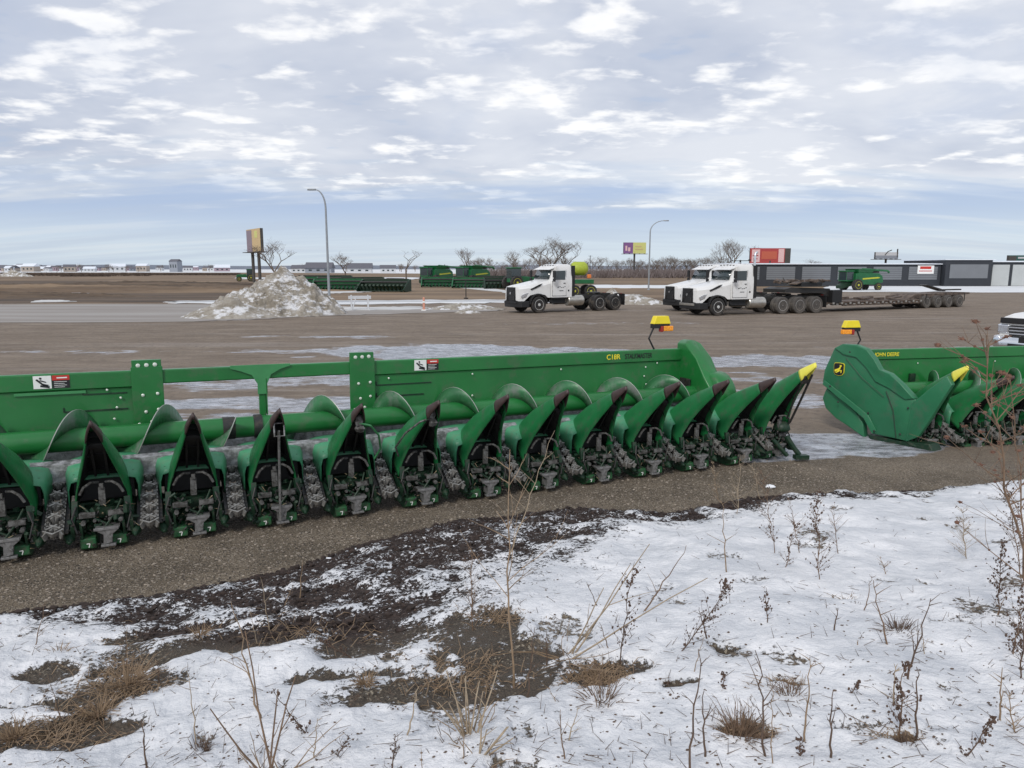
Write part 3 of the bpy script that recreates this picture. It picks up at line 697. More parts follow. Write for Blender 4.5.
# ---- far sheets
GF = -.22
def gp(u, v, z=GF):
    d = ray(u, v); t = (z - EYE) / d.z; return Vector((d.x * t, d.y * t, z))
def sheet(name, px, mt, z, kind='structure', jag=0, th=.02):
    pts = [gp(u, v) for u, v in px]; out = []
    n = len(pts)
    for k in range(n):
        a, b = pts[k], pts[(k + 1) % n]; q = 14 if jag else 1
        for j in range(q):
            p = a.lerp(b, j / q)
            if jag: p = p + Vector((random.uniform(-jag, jag), random.uniform(-jag, jag), 0))
            out.append((p.x, p.y))
    m = MB(); m.prism(out, z - th, z, 'z'); return tag(m.build(name, mt, smooth=0), kind=kind)
def fieldmat(name, c0, c1, c2, sx, sy, k=.5, rough=.9):
    m, nt, b = nodes(name); N = nt.nodes; L = nt.links; geo = N.new('ShaderNodeNewGeometry')
    def nz(scale, det=6):
        mp = N.new('ShaderNodeMapping'); mp.inputs['Scale'].default_value = scale; L.new(geo.outputs['Position'], mp.inputs[0])
        n = N.new('ShaderNodeTexNoise'); n.inputs['Scale'].default_value = 1; n.inputs['Detail'].default_value = det; n.inputs['Roughness'].default_value = .68; L.new(mp.outputs[0], n.inputs['Vector']); return n.outputs[0]
    def rp(x, a, c):
        r = N.new('ShaderNodeMapRange'); r.inputs[1].default_value = a; r.inputs[2].default_value = c; L.new(x, r.inputs[0]); return r.outputs[0]
    x = N.new('ShaderNodeMix'); x.data_type = 'RGBA'; L.new(rp(nz((sx, sy, 1)), .4, .6), x.inputs[0]); x.inputs[6].default_value = (*c0, 1); x.inputs[7].default_value = (*c1, 1)
    y = N.new('ShaderNodeMix'); y.data_type = 'RGBA'; L.new(rp(nz((sx * .4, sy * 1.7, 1)), .5 + (1 - k) * .2, .7), y.inputs[0]); L.new(x.outputs[2], y.inputs[6]); y.inputs[7].default_value = (*c2, 1)
    L.new(y.outputs[2], b.inputs['Base Color']); b.inputs['Roughness'].default_value = rough; b.inputs['Specular IOR Level'].default_value = .2; return m
M_FIELD = fieldmat('dormant_field', (.25, .18, .118), (.14, .10, .07), (.34, .27, .19), .03, .12, .5)
M_TILL = fieldmat('tilled_soil', (.075, .056, .043), (.15, .11, .078), (.27, .21, .15), .06, .30, .45)
M_ROAD = fieldmat('pale_concrete', (.27, .245, .225), (.34, .32, .30), (.22, .18, .15), .06, .6, .4)
M_SNOWF = fieldmat('old_snow', (.62, .64, .66), (.74, .75, .76), (.40, .36, .32), .12, .5, .25)
M_SNOWP = fieldmat('road_snow', (.50, .50, .49), (.62, .62, .62), (.33, .27, .22), .15, .8, .5)
sheet('far_field', [(-900, 304), (345, 303), (500, 301), (640, 303), (760, 292), (1900, 286), (1300, 274), (-600, 272)], M_FIELD, GF + .012)
sheet('tilled_field', [(-500, 303.5), (235, 303), (246, 292), (110, 281), (-400, 282)], M_TILL, GF + .024, jag=.8)
sheet('snow_cover', [(-600, 272.2), (240, 272.6), (700, 275), (1500, 275), (1200, 269.0), (-500, 269.0)], M_SNOWF, GF + .036)
sheet('road', [(-700, 326), (196, 322), (330, 316), (500, 311), (505, 309), (330, 308), (200, 304.5), (-700, 305)], M_ROAD, GF + .030, jag=.3)
for nm, px, jg in [('snow_strip', [(170, 303.5), (330, 305), (500, 303), (620, 303), (640, 300.5), (500, 300), (330, 301), (175, 301.5)], .7), ('snow_strip', [(340, 311), (430, 310), (425, 307), (345, 307.5)], .5),
                   ('snow_strip', [(425, 285), (500, 292), (520, 296), (520, 293), (480, 287), (430, 282.5)], .25), ('snow_strip', [(320, 294), (370, 292.5), (370, 289), (300, 286), (320, 290)], .5),
                   ('snow_strip', [(236, 288), (262, 292), (266, 288.5), (240, 285)], .4), ('snow_strip', [(585, 288), (680, 288.5), (680, 285.5), (590, 285)], 1), ('snow_strip', [(40, 296), (86, 294.5), (84, 293), (42, 294)], .4),
                   ('snow_strip', [(30, 303), (75, 302), (60, 300.5), (40, 300.6)], .2), ('snow_strip', [(530, 296.3), (640, 297), (640, 295), (540, 294)], .3),
                   ('snow_strip', [(830, 292), (1300, 294), (1400, 286), (1000, 284), (820, 284)], .8), ('snow_strip', [(240, 279), (420, 279.5), (420, 277.5), (240, 277.6)], 2)]:
    sheet(nm, px, M_SNOWF if jg > .55 else M_SNOWP, GF + .05 + random.uniform(0, .012), 'structure', jg, .03)

# ---- loose stones and clods (nobody could count them)
def scatter(name, n, f, mt, smooth=0):
    m = MB(); cnt = 0
    while cnt < n:
        r = f()
        if r is None: continue
        x, y, sz, zo = r; m.blob((x, y, g1(x, y) + zo), sz, 5, .35, (1, random.uniform(.6, 1), random.uniform(.5, .8))); cnt += 1
    return tag(m.build(name, mt, smooth=smooth, fix=False), kind='stuff')
_gcache = {}
def near(s, q): return P0.x + D2[0] * s + N2[0] * q, P0.y + D2[1] * s + N2[1] * q
def f_grav():
    s = random.uniform(-3.5, 7); q = random.uniform(-2.2, .6); x, y = near(s, q)
    if edgeq(s) - q > -.02: return None
    return x, y, random.choice([.007, .009, .012, .016]), .0
GRV = mat('gravel_stone', (.27, .23, .19), .85, var=.5, vs=8)
SOILC = mat('dark_clod', (.035, .024, .02), .95, var=.6, vs=12)
scatter('gravel', 2600, f_grav, GRV)
def f_clod():
    s = random.uniform(-2.2, 6.8); w = float(np.interp(s, ss, wd)); q = float(edgeq(s)) - random.random() ** 1.4 * (w * 1.1 + .05) + .03
    if random.random() > w + .25: return None
    x, y = near(s, q); return x, y, random.choice([.008, .012, .016, .022, .03]), random.uniform(0, .02)
scatter('soil_clods', 5200, f_clod, SOILC)
SNC = mat('snow_lump', (.78, .8, .83), .8, var=.06, bump=.3, bs=30)
def f_rub():
    a = random.uniform(0, 2 * pi); r = random.random() ** .6; c = gp(268, 315); x, y = c.x + cos(a) * 4.9 * r, c.y + 1.0 - abs(sin(a)) * 3.4 * r; return x, y, random.choice([.04, .06, .09, .14]), 0
def f_snc():
    s = random.uniform(-2, 6.5); w = float(np.interp(s, ss, wd)); q = float(edgeq(s)) - random.uniform(.1, .8) * (w + .1)
    if random.random() > w: return None
    x, y = near(s, q); return x, y, random.choice([.010, .015, .02]), .0
scatter('snow_lumps', 260, f_snc, SNC, 60)
_big = [(770, 488, .04), (857, 428, .06), (752, 456, .03), (842, 580, .022)]
for n_, (u, v, r_) in enumerate(_big):
    p = at(u, v); m = MB(); m.blob((0, 0, r_ * .4), r_, 9, .2, (1.5, 1, .7)); o = m.build('ice_chunk' if n_ < 3 else 'stone', SNC if n_ < 3 else SOILC, loc=p)
    tag(o, ['small chunk of ice on the gravel in front of the long header', 'white lump of ice lying on the ice patch between the two headers', 'small ice lump below the yellow tipped end snout', 'small dark round stone lying alone on clean snow'][n_], 'ice chunk' if n_ < 3 else 'stone')

# ================================================================== WEEDS
def twist(p, d, n, ln, wob):
    pts = [Vector(p)]; d = Vector(d).normalized()
    for _ in range(n):
        d = (d + Vector((random.uniform(-wob, wob), random.uniform(-wob, wob), random.uniform(-wob, wob) * .6))).normalized(); pts.append(pts[-1] + d * (ln / n))
    return pts
weeds_n = [0]
def weed(u, v, ut, vt, style, label, cat='dead weed', group='dead weeds standing in the snow', lean=0, dens=1.0, stem=None, seed=None, thick=1.0):
    random.seed(int(u * 7 + v * 13)); b = at(u, v); b.z += .03 if style == 'tuft' else .01
    dep = b.y; top = depth(ut, vt, dep + lean); top.y = dep + lean; v0 = top - b; Lh = v0.length
    o = empty({'tuft': 'grass_tuft', 'reed': 'broken_reed'}.get(style, 'dead_weed'), b, 0, label, cat, group)
    stem = stem or {'stick': STEMR, 'branchy': STRAW, 'seedy': STEMD, 'tuft': STRAW, 'reed': STRAWP, 'head': STEMR}[style]
    rb = {'stick': .0052, 'branchy': .0035, 'seedy': .0035, 'reed': .0048, 'head': .008, 'tuft': .002}[style] * thick
    m = MB(); lf = MB()
    if style == 'tuft':
        k = int(60 * dens)
        for _ in range(k):
            a = random.uniform(0, 2 * pi); sp = random.uniform(.1, 1.3); r0 = random.uniform(0, .35) * Lh
            d = Vector((cos(a) * sp, sin(a) * sp, random.uniform(.3, 1)))
            pts = twist((cos(a) * r0, sin(a) * r0, 0), d, 5, Lh * random.uniform(.4, 1.05), .22)
            for j, p in enumerate(pts): p.z -= .35 * Lh * (j / 5) ** 2 * sp * .6; p.z = max(p.z, .004)
            m.tube(pts, [.0022, .002, .0018, .0015, .001, .0005], 3, False)
        m.build('grass_blades', stem, o, smooth=0, fix=False); return o
    if style == 'reed':
        for _ in range(int(9 * dens)):
            a = random.uniform(0, 2 * pi); d = v0.normalized() + Vector((cos(a), sin(a) * .6, random.uniform(-.3, .2))) * random.uniform(.1, .8)
            pts = twist((random.uniform(-.02, .02), random.uniform(-.02, .02), 0), d, 4, Lh * random.uniform(.5, 1.05), .07)
            m.tube(pts, [rb, rb * .9, rb * .7, rb * .6, rb * .4], 5)
            if random.random() < .6: m.tube(twist(pts[2], d + Vector((random.uniform(-1, 1), 0, -.3)), 3, Lh * .3, .15), [rb * .5, rb * .4, rb * .3, rb * .1], 4)
        m.build('reed_stems', stem, o, smooth=0, fix=False)
        for _ in range(14):
            lf.tube(twist((random.uniform(-.05, .05), random.uniform(-.05, .05), .01), (random.uniform(-1, 1), random.uniform(-1, 1), random.uniform(0, .6)), 4, Lh * random.uniform(.2, .6), .3), [.003, .003, .002, .002, .001], 3)
        lf.build('dead_leaves', STRAW, o, smooth=0, fix=False); return o
    n = 10; main = [Vector((0, 0, 0))]
    for k in range(1, n + 1):
        t = k / n; main.append(v0 * t + Vector((random.uniform(-1, 1), random.uniform(-1, 1), 0)) * .012 * Lh * (1 + t))
    m.tube(main, [lerp(rb, rb * .25, k / n) for k in range(n + 1)], 5)
    nb = int({'stick': 7, 'branchy': 26, 'seedy': 24, 'head': 13}[style] * dens)
    for k in range(nb):
        t = random.uniform(.12 if style != 'stick' else .3, .97); i0 = min(n - 1, int(t * n)); p = main[i0].lerp(main[i0 + 1], t * n - i0)
        a = random.uniform(0, 2 * pi); up = {'stick': .8, 'branchy': .9, 'seedy': 1.1, 'head': .7}[style]
        d = v0.normalized() * up + Vector((cos(a), sin(a), 0)); ln = Lh * (1 - t * .7) * random.uniform(.15, .5) * (.7 if style == 'seedy' else 1)
        pts = twist(p, d, 4, ln, .16); r = rb * .45
        m.tube(pts, [r, r * .8, r * .6, r * .45, r * .25], 4)
        if style in ('branchy', 'head') or random.random() < .4:
            for _ in range(2):
                q = random.choice(pts[1:4]); m.tube(twist(q, d + Vector((random.uniform(-1, 1), random.uniform(-1, 1), .2)), 3, ln * .5, .2), [r * .5, r * .4, r * .3, r * .15], 3)
        if style == 'seedy':
            for q in pts[1:]:
                if random.random() < .85: lf.blob(q + Vector([random.uniform(-.008, .008) for _q in range(3)]), random.uniform(.0025, .006), 5, .5, (random.uniform(.5, 1.3), .7, random.uniform(.7, 1.6)))
        if style == 'head':
            lf.blob(pts[-1], random.uniform(.008, .014), 8, .3, (1, 1, .8)); lf.blob(pts[2], random.uniform(.005, .008), 6, .3)
            for _ in range(6):
                a2 = random.uniform(0, 2 * pi); e = pts[-1] + Vector((cos(a2), sin(a2), random.uniform(-.4, .6))) * .02; lf.tube([pts[-1], e], [.003, .0015], 3)
        if style == 'branchy' and random.random() < .35: lf.blob(pts[-1], .004, 5, .3)
    m.build('stem', stem, o, smooth=60, fix=False)
    if lf.v: lf.build('seed_heads', seed or {'head': HEADC}.get(style, SEED), o, smooth=40, fix=False)  # seeds and dried flower heads, with dry leaf bits
    return o
W = weed
W(514, 690, 508, 450, 'stick', 'tallest lone brown stalk in the middle, rising in front of the long header', dens=1.6, thick=1.15, stem=STRAW)
W(508, 560, 555, 430, 'stick', 'thin pale forked twig leaning right of the tall middle stalk', dens=.6, stem=STRAWP)
W(473, 632, 471, 553, 'branchy', 'small bushy weed with many fine twigs just left of the tall middle stalk', dens=1.6, stem=STEMR)
W(566, 664, 690, 540, 'reed', 'long straw coloured stems arching to the right from a dark soil patch', dens=.55)
W(620, 668, 632, 562, 'seedy', 'thin seedy weed right of the arching straw stems', dens=1.1)
W(547, 670, 546, 632, 'stick', 'short dark twig standing in the soil patch right of the tall middle stalk', dens=.4, stem=STEMD)
W(602, 712, 598, 668, 'tuft', 'brown upright grass tuft at the foot of the arching straw stems', 'grass tuft', 'dead grass tufts', dens=1.2, stem=TUFTD)
W(470, 745, 462, 668, 'reed', 'broken fan of pale reeds at the bottom centre', 'broken reed', 'broken reed clumps', dens=1.2)
W(474, 765, 520, 712, 'reed', 'low pale reeds bent over to the right at the bottom edge', 'broken reed', 'broken reed clumps', dens=.7)
W(270, 790, 251, 642, 'reed', 'thick upright bundle of reddish reeds at the bottom left', 'broken reed', 'broken reed clumps', dens=.55, stem=STEMR)
W(262, 730, 231, 600, 'stick', 'thin straw stalk leaning left beside the thick reed bundle', dens=.5, stem=STRAW)
W(312, 745, 272, 690, 'seedy', 'drooping dark twig right of the thick reed bundle', dens=.5)
W(150, 790, 141, 720, 'stick', 'short stalk near the bottom left edge, left of the reed bundle', dens=.7, stem=STEMD)
W(130, 690, 105, 655, 'tuft', 'big flattened tan grass tuft on the bare patch at the left', 'grass tuft', 'dead grass tufts', dens=1.5)
W(100, 720, 85, 690, 'tuft', 'tan grass tuft below the flattened one on the left bare patch', 'grass tuft', 'dead grass tufts', dens=2)
W(15, 745, 5, 715, 'tuft', 'ginger grass tuft in the bottom left corner', 'grass tuft', 'dead grass tufts', dens=2)
W(200, 640, 203, 618, 'tuft', 'small pale grass tuft on the gravelly patch below the ridge', 'grass tuft', 'dead grass tufts', dens=1)
W(60, 660, 58, 640, 'tuft', 'small grass tuft poking from the snow at the left edge', 'grass tuft', 'dead grass tufts', dens=1)
W(365, 690, 360, 668, 'tuft', 'low olive grass tuft between the two middle soil patches', 'grass tuft', 'dead grass tufts', dens=1.3)
W(352, 660, 320, 640, 'seedy', 'short bent weed right of the gravelly patch', dens=.6)
W(740, 745, 742, 700, 'tuft', 'large tangled brown grass tuft at the bottom right of centre', 'grass tuft', 'dead grass tufts', dens=2.6, stem=TUFTD)
W(790, 705, 775, 680, 'tuft', 'flattened brown grass tuft just above the large tangled one', 'grass tuft', 'dead grass tufts', dens=1.6, stem=TUFTD)
W(898, 640, 897, 612, 'tuft', 'round dark grass ball on clean snow', 'grass tuft', 'dead grass tufts', dens=2.2, stem=STEMD)
W(905, 755, 903, 733, 'tuft', 'dark grass tuft at the bottom right', 'grass tuft', 'dead grass tufts', dens=1.6, stem=STEMD)
W(857, 612, 860, 600, 'tuft', 'tiny dark grass tuft left of the round grass ball', 'grass tuft', 'dead grass tufts', dens=.8, stem=STEMD)
W(716, 665, 715, 652, 'tuft', 'tiny grass tuft showing through snow left of the leaning weeds', 'grass tuft', 'dead grass tufts', dens=.8, stem=STEMD)
W(666, 690, 666, 678, 'tuft', 'tiny grass tuft alone in snow right of the arching stems', 'grass tuft', 'dead grass tufts', dens=.8, stem=STEMD)
W(200, 760, 195, 735, 'tuft', 'small dark tuft in snow left of the reed bundle', 'grass tuft', 'dead grass tufts', dens=1, stem=STEMD)
W(677, 662, 735, 578, 'seedy', 'dark seedy weed leaning far to the right', dens=1.6)
W(640, 620, 688, 545, 'stick', 'long bare stem curving up right behind the leaning seedy weed', dens=.3, stem=STEMR)
W(728, 580, 722, 500, 'stick', 'thin twig standing behind the leaning seedy weed', dens=.7, stem=STRAW)
W(718, 500, 712, 462, 'seedy', 'low yellowish weed at the edge of the gravel below the end snout', dens=.9, stem=STRAW, seed=STRAWP)
W(737, 520, 740, 455, 'branchy', 'pale dry weed with round heads in front of the last snouts', dens=.8, stem=STRAWP, seed=STRAWP)
W(760, 500, 752, 462, 'branchy', 'small straw weed right of the one in front of the last snouts', dens=.6, stem=STRAWP)
W(775, 560, 762, 470, 'seedy', 'reddish weed, leftmost of the tall cluster on the snow ridge', dens=1.3, stem=STEMR)
W(785, 575, 795, 520, 'seedy', 'short reddish weed at the foot of the tall cluster', dens=1.0, stem=STEMR)
W(800, 560, 790, 500, 'branchy', 'thin branching weed in the middle of the tall cluster', dens=.8, stem=STEMR)
W(820, 588, 815, 488, 'seedy', 'densest weed of the tall cluster, with curled leaves', dens=1.9, stem=STEMR)
W(838, 560, 832, 505, 'branchy', 'fine weed at the right of the tall cluster', dens=.7, stem=STEMR)
W(800, 590, 748, 612, 'seedy', 'weed fallen flat to the left below the tall cluster', dens=1.0)
W(768, 632, 766, 588, 'seedy', 'thin short weed under the fallen one', dens=.6)
W(833, 640, 838, 608, 'stick', 'short upright twig left of the grass ball', dens=.5, stem=STEMD)
W(856, 655, 858, 640, 'stick', 'tiny straw stub in clean snow', dens=.3, stem=STRAW)
W(966, 566, 962, 508, 'branchy', 'pale grey bushy weed standing alone on the upper right snow', dens=2.2, stem=STRAWP)
W(888, 582, 880, 556, 'branchy', 'faint fine weed left of the pale grey bush', dens=.6, stem=STRAW)
W(890, 655, 872, 580, 'stick', 'thin bent twig above the grass ball', dens=.7, stem=STEMR)
W(903, 690, 932, 598, 'stick', 'forked twig leaning right out of the grass ball', dens=1, stem=STEMD)
W(898, 745, 905, 660, 'seedy', 'red seedy weed rising above the dark bottom right tuft', dens=1.3, stem=STEMR)
W(916, 750, 917, 666, 'stick', 'straight thin stem right of the red seedy weed', dens=.4, stem=STEMD)
W(960, 770, 995, 718, 'seedy', 'twig leaning right at the bottom right edge', dens=.8)
W(998, 620, 1000, 540, 'seedy', 'dark leafy weed near the right edge, left of the reddish stem', dens=1.9, stem=STEMD)
W(1012, 665, 1022, 600, 'seedy', 'sparse weed at the right edge in mid slope', dens=1, stem=STEMR)
W(1018, 690, 1030, 560, 'seedy', 'leafy dark weed cut by the right edge', dens=1.6, stem=STEMD)
W(1016, 745, 1008, 690, 'branchy', 'straw weed low at the right edge', dens=.8)
W(688, 790, 700, 650, 'stick', 'tall straight bare stem at the bottom, left of the tangled tuft', dens=.4, stem=STEMD)
W(705, 770, 702, 690, 'stick', 'shorter bare stem beside the tall straight one', dens=.4, stem=STEMD)
W(765, 770, 758, 650, 'stick', 'slim grey stem rising through the tangled tuft', dens=.8, stem=STEMD)
W(722, 700, 724, 672, 'seedy', 'short dark weed above the tangled tuft', dens=.6)
W(830, 770, 832, 690, 'stick', 'thin stem right of the tangled tuft', dens=.6, stem=STEMD)
W(845, 705, 860, 680, 'seedy', 'short dark twig leaning right on clean snow', dens=.5)
W(880, 700, 865, 690, 'seedy', 'small twig lying on clean snow above the dark tuft', dens=.4)
W(800, 770, 800, 738, 'seedy', 'short weed under the tangled tuft at the bottom', dens=.7)
W(390, 790, 396, 735, 'branchy', 'fine twiggy weed low at the bottom, left of the pale reeds', dens=1, stem=STEMD)
W(330, 770, 350, 735, 'branchy', 'small fine weed at the bottom between reeds and bundle', dens=.8, stem=STEMD)
W(300, 600, 302, 560, 'stick', 'single thin twig on the dark ridge', dens=.3, stem=STRAW)
W(1035, 640, 985, 335, 'head', 'tall reddish dried flower stalk at the right edge, reaching up over the second header', dens=2.2, lean=.1, thick=1.05)
W(1030, 600, 1012, 375, 'head', 'second dried flower stalk at the right edge, more upright', dens=1.4, thick=.8)

W(1022, 585, 1004, 470, 'seedy', 'dark leafy weed with hanging dry leaves behind the reddish stalk at the right edge', dens=2.2, stem=STEMR)
random.seed(404)
_st = []
for k in range(30):
    u = random.uniform(20, 1010); v = random.uniform(600, 775) if k % 3 else random.uniform(690, 800); _st.append((u, v, random.uniform(18, 75) * (v - 480) / 200, random.uniform(-14, 14)))
for u, v, h_, dx in _st:
    W(u, v, u + dx, v - h_, 'stick', 'thin dry stalk poking up alone out of the snow', 'dry stalk', 'thin dry stalks scattered over the snow', dens=.6, thick=random.choice([.5, .7, .9]), stem=[STRAW, STRAWP, STEMR, STEMD][int(u) % 4])
# dead grass litter
m = MB(); random.seed(21)
for (u, v, sx_, sy_, k) in [(120, 690, 60, 45, 420), (60, 735, 60, 25, 240), (300, 635, 110, 18, 120), (600, 685, 45, 25, 380), (450, 680, 80, 28, 260), (745, 735, 45, 25, 420), (790, 695, 28, 12, 160), (905, 745, 30, 14, 160), (500, 620, 40, 12, 120), (840, 605, 20, 6, 60), (1010, 480, 20, 8, 60)]:
    for _ in range(k):
        a, b = u + random.gauss(0, .42) * sx_, v + random.gauss(0, .42) * sy_
        d = ray(a, b); t = (.35 - EYE) / d.z; x, y = d.x * t, d.y * t
        p = None
        z0 = g1(x, y)
        for _i in range(4): t = (z0 - EYE) / d.z; x, y = d.x * t, d.y * t; z0 = g1(x, y)
        an = random.uniform(0, 2 * pi); l = random.uniform(.04, .13)
        m.tube([(x, y, z0 + .01), (x + cos(an) * l * .5, y + sin(an) * l * .5, z0 + random.uniform(.02, .05)), (x + cos(an) * l, y + sin(an) * l, z0 + random.uniform(.005, .06))], [.0022, .0018, .0008], 3, False)
tag(m.build('dead_grass', STRAW, smooth=0, fix=False), kind='stuff')
m = MB()
for _ in range(2600):
    a, b = random.uniform(-60, 1080), random.choice([random.uniform(520, 790), random.uniform(600, 790)])
    d = ray(a, b); z0 = .5
    for _i in range(5): t = (z0 - EYE) / d.z; x, y = d.x * t, d.y * t; z0 = g1(x, y)
    s_, q_ = sq(x, y)
    if edgeq(s_) - q_ < .3: continue
    z0 += .055
    if random.random() < .55: m.blob((x, y, z0), random.uniform(.002, .006), 5, .5, (1.3, 1, .6))
    else:
        an = random.uniform(0, 2 * pi); l = random.uniform(.02, .08); m.tube([(x, y, z0), (x + cos(an) * l, y + sin(an) * l, z0 + random.uniform(0, .03))], [.0016, .0008], 3, False)
tag(m.build('plant_litter', STEMD, smooth=0, fix=False), kind='stuff')

# ================================================================== VEHICLES
random.seed(11)
def wheel(name, parent, x, y, r, w, rim=RIM, tyre=TYRE, side=1, hub=None, dual=False):
    m = MB(); p = [(-w / 2, r * .62), (-w / 2, r * .94), (-w * .38, r), (w * .38, r), (w / 2, r * .94), (w / 2, r * .62)]
    m.lathe(p, 26, (0, 0, 0), 'y')
    if dual: m.lathe([(a - side * (w + .05), b) for a, b in p], 20, (0, 0, 0), 'y')
    o = m.build(name, tyre, parent, loc=(x, y, r))
    k = MB(); q = side * w * .5
    prof = [(q * .2, r * .3), (q * 1.0, r * .63), (q * 1.04, r * .60), (q * .8, r * .52), (q * .55, r * .42), (q * .6, r * .2), (q * 1.15, r * .17), (q * 1.2, r * .05)]
    if dual: prof = [(q * .2, r * .3), (q * 1.0, r * .63), (q * 1.04, r * .60), (q * .3, r * .52), (q * -.2, r * .42), (q * .0, r * .22), (q * .9, r * .2), (q * 1.0, r * .05)]
    k.lathe(prof, 24, (0, 0, 0), 'y'); ro = k.build('rim', rim, o)
    n = MB()
    for a in range(10):
        t = 2 * pi * a / 10; n.lathe([(q * .62, r * .028), (q * .75, r * .02)] if not dual else [(q * .0, r * .03), (q * .2, r * .02)], 6, (cos(t) * r * .3, 0, sin(t) * r * .3), 'y')
    n.build('wheel_nuts', BLACKS, ro); return o
def semi(loc, rz, label, axles=2, beacon=False, group='white tractor units parked in the lot'):
    """conventional day-cab: x forward, y to its left, z up; front axle at x=0"""
    T = empty('semi_truck', loc, rz, label, 'semi truck', group)
    rear = [-4.75 - 1.32 * k for k in range(axles)]
    m = MB()
    for sy in (-.42, .42): m.box(((rear[-1] + 1.1) / 2 - .2, sy, .92), (abs(rear[-1]) + 2.2, .09, .26))
    for x in (-1.5, -3.2, rear[0], rear[-1]): m.box((x, 0, .9), (.14, .84, .2))
    for x in [0] + rear: m.box((x, 0, .52), (.16, 1.9, .16)); m.blob((x, 0, .52), .22, 10, 0)
    m.box((.5, 0, .75), (.9, .7, .5)); m.build('chassis', BLACKS, T, bevel=.01)
    # hood with sloping top and bulging sides
    def hs(x, hw, zt, zs, zb, rr=.16):
        q = [(x, -hw, zb), (x, -hw, zs)]
        for k in range(7):
            a = pi * k / 6; q.append((x, -cos(a) * (hw - .02) , zs + (zt - zs) * (sin(a) ** .5)))
        q += [(x, hw, zs), (x, hw, zb)]; return q
    m = MB(); m.loft([hs(1.36, .60, 1.60, 1.46, .80), hs(1.30, .80, 1.68, 1.48, .76), hs(1.0, .96, 1.75, 1.52, .76), hs(.55, .98, 1.83, 1.56, 1.12), hs(0, .98, 1.94, 1.64, 1.22), hs(-.55, 1.0, 2.04, 1.74, 1.12), hs(-.75, 1.02, 2.08, 1.80, .95), hs(-.95, 1.02, 2.10, 1.84, .95)])
    m.build('hood', WHITE, T, smooth=40)
    # fender flares
    for sy in (-1, 1):
        m = MB(); a0 = [(.66 * cos(pi * k / 12), .66 * sin(pi * k / 12)) for k in range(13)]; a1 = [(.57 * cos(pi * k / 12), .57 * sin(pi * k / 12)) for k in range(12, -1, -1)]
        m.prism([(x * 1.02, z + .56) for x, z in a0 + a1], min(sy * .93, sy * 1.13), max(sy * .93, sy * 1.13), 'y'); m.build('fender', BLACKP if sy < 3 else WHITE, T, smooth=40, bevel=.01)
    # grille, bumper, lamps
    m = MB(); m.box((1.375, 0, 1.18), (.06, 1.12, .86), taper=(1, .92)); g = m.build('grille', BLACKP, T, bevel=.02)
    m = MB()
    for k in range(7): m.box((1.412, 0, .85 + .105 * k), (.012, 1.0 - .01 * k, .02))
    m.box((1.418, 0, 1.22), (.01, 1.05, .018), rot=(R(34), 0, 0)); m.build('grille_bars', BLACKS, g)
    m = MB(); m.box((1.425, 0, 1.24), (.015, .14, .14), rot=(R(45), 0, 0)); m.build('grille_emblem', CHROME, g)
    m = MB(); m.loft([[(1.40, -.75, z), (1.40, .75, z), (1.22, 1.04, z), (.66, 1.10, z), (.66, -1.10, z), (1.22, -1.04, z)] for z in (.36, .76)]); m.build('bumper', BLACKP, T, bevel=.05)
    m = MB(); m.box((1.42, 0, .66), (.03, 1.5, .14)); m.build('bumper_strip', ALU if beacon else BLACKP, T, bevel=.01)
    for sy in (-1, 1):
        m = MB(); m.prism([(1.22, 1.10), (1.20, .96), (.88, 1.0), (.70, 1.28), (.98, 1.22)], sy * .965 - .02, sy * .975 + .02, 'y'); m.build('headlight', CHROME, T, bevel=.01)
        m = MB(); m.prism([(.55, 1.50), (.5, 1.42), (-.15, 1.66), (-.35, 1.84), (-.1, 1.78)], sy * 1.005 - .02, sy * 1.005 + .015, 'y'); m.build('hood_vent', BLACKP, T, bevel=.006)
    # cab
    def cs(x0, x1, z, hw): return [(x0, -hw * .93, z), (x0 + .05, -hw * .8, z)] if 0 else [(x0 - .10, -hw, z), (x0, -hw * .82, z), (x0 + .04, 0, z), (x0, hw * .82, z), (x0 - .10, hw, z), (x1, hw, z), (x1, -hw, z)]
    m = MB(); m.loft([cs(-.95, -2.55, .95, 1.08), cs(-.93, -2.55, 1.75, 1.10), cs(-.95, -2.55, 2.06, 1.09), cs(-1.16, -2.55, 2.62, 1.03), cs(-1.25, -2.55, 2.86, .99), cs(-1.5, -2.50, 3.00, .9), cs(-1.75, -2.4, 3.05, .78)])
    cab = m.build('cab', WHITE, T, smooth=30)
    m = MB(); m.loft([[(-.905, -.86, 2.11), (-.855, 0, 2.11), (-.905, .86, 2.11)], [(-1.112, -.82, 2.66), (-1.065, 0, 2.66), (-1.112, .82, 2.66)]], closed=False); m.build('windshield', GLASS, cab, solid=.012)
    m = MB(); m.prism([(-1.0, 2.74), (-.92, 2.70), (-1.28, 2.80), (-1.3, 2.84)], -.95, .95, 'y'); m.build('sun_visor', WHITE, cab)
    for sy in (-1, 1):
        m = MB(); m.prism([(-1.12, 2.06), (-1.30, 2.62), (-2.02, 2.64), (-2.02, 2.06)], sy * 1.075 - .012, sy * 1.075 + .026, 'y'); d = m.build('side_window', GLASS, cab, bevel=.01)
        m = MB()
        for a, b in (((-1.02, 1.05), (-1.02, 2.0)), ((-2.1, 1.05), (-2.1, 2.68)), ((-1.02, 1.05), (-2.1, 1.05))):
            m.tube([(a[0], sy * 1.098, a[1]), (b[0], sy * 1.098 if b[1] < 2.1 else sy * 1.055, b[1])], .010, 4)
        m.box((-1.95, sy * 1.115, 1.85), (.14, .03, .04)); m.build('door_seam', BLACKS, cab)
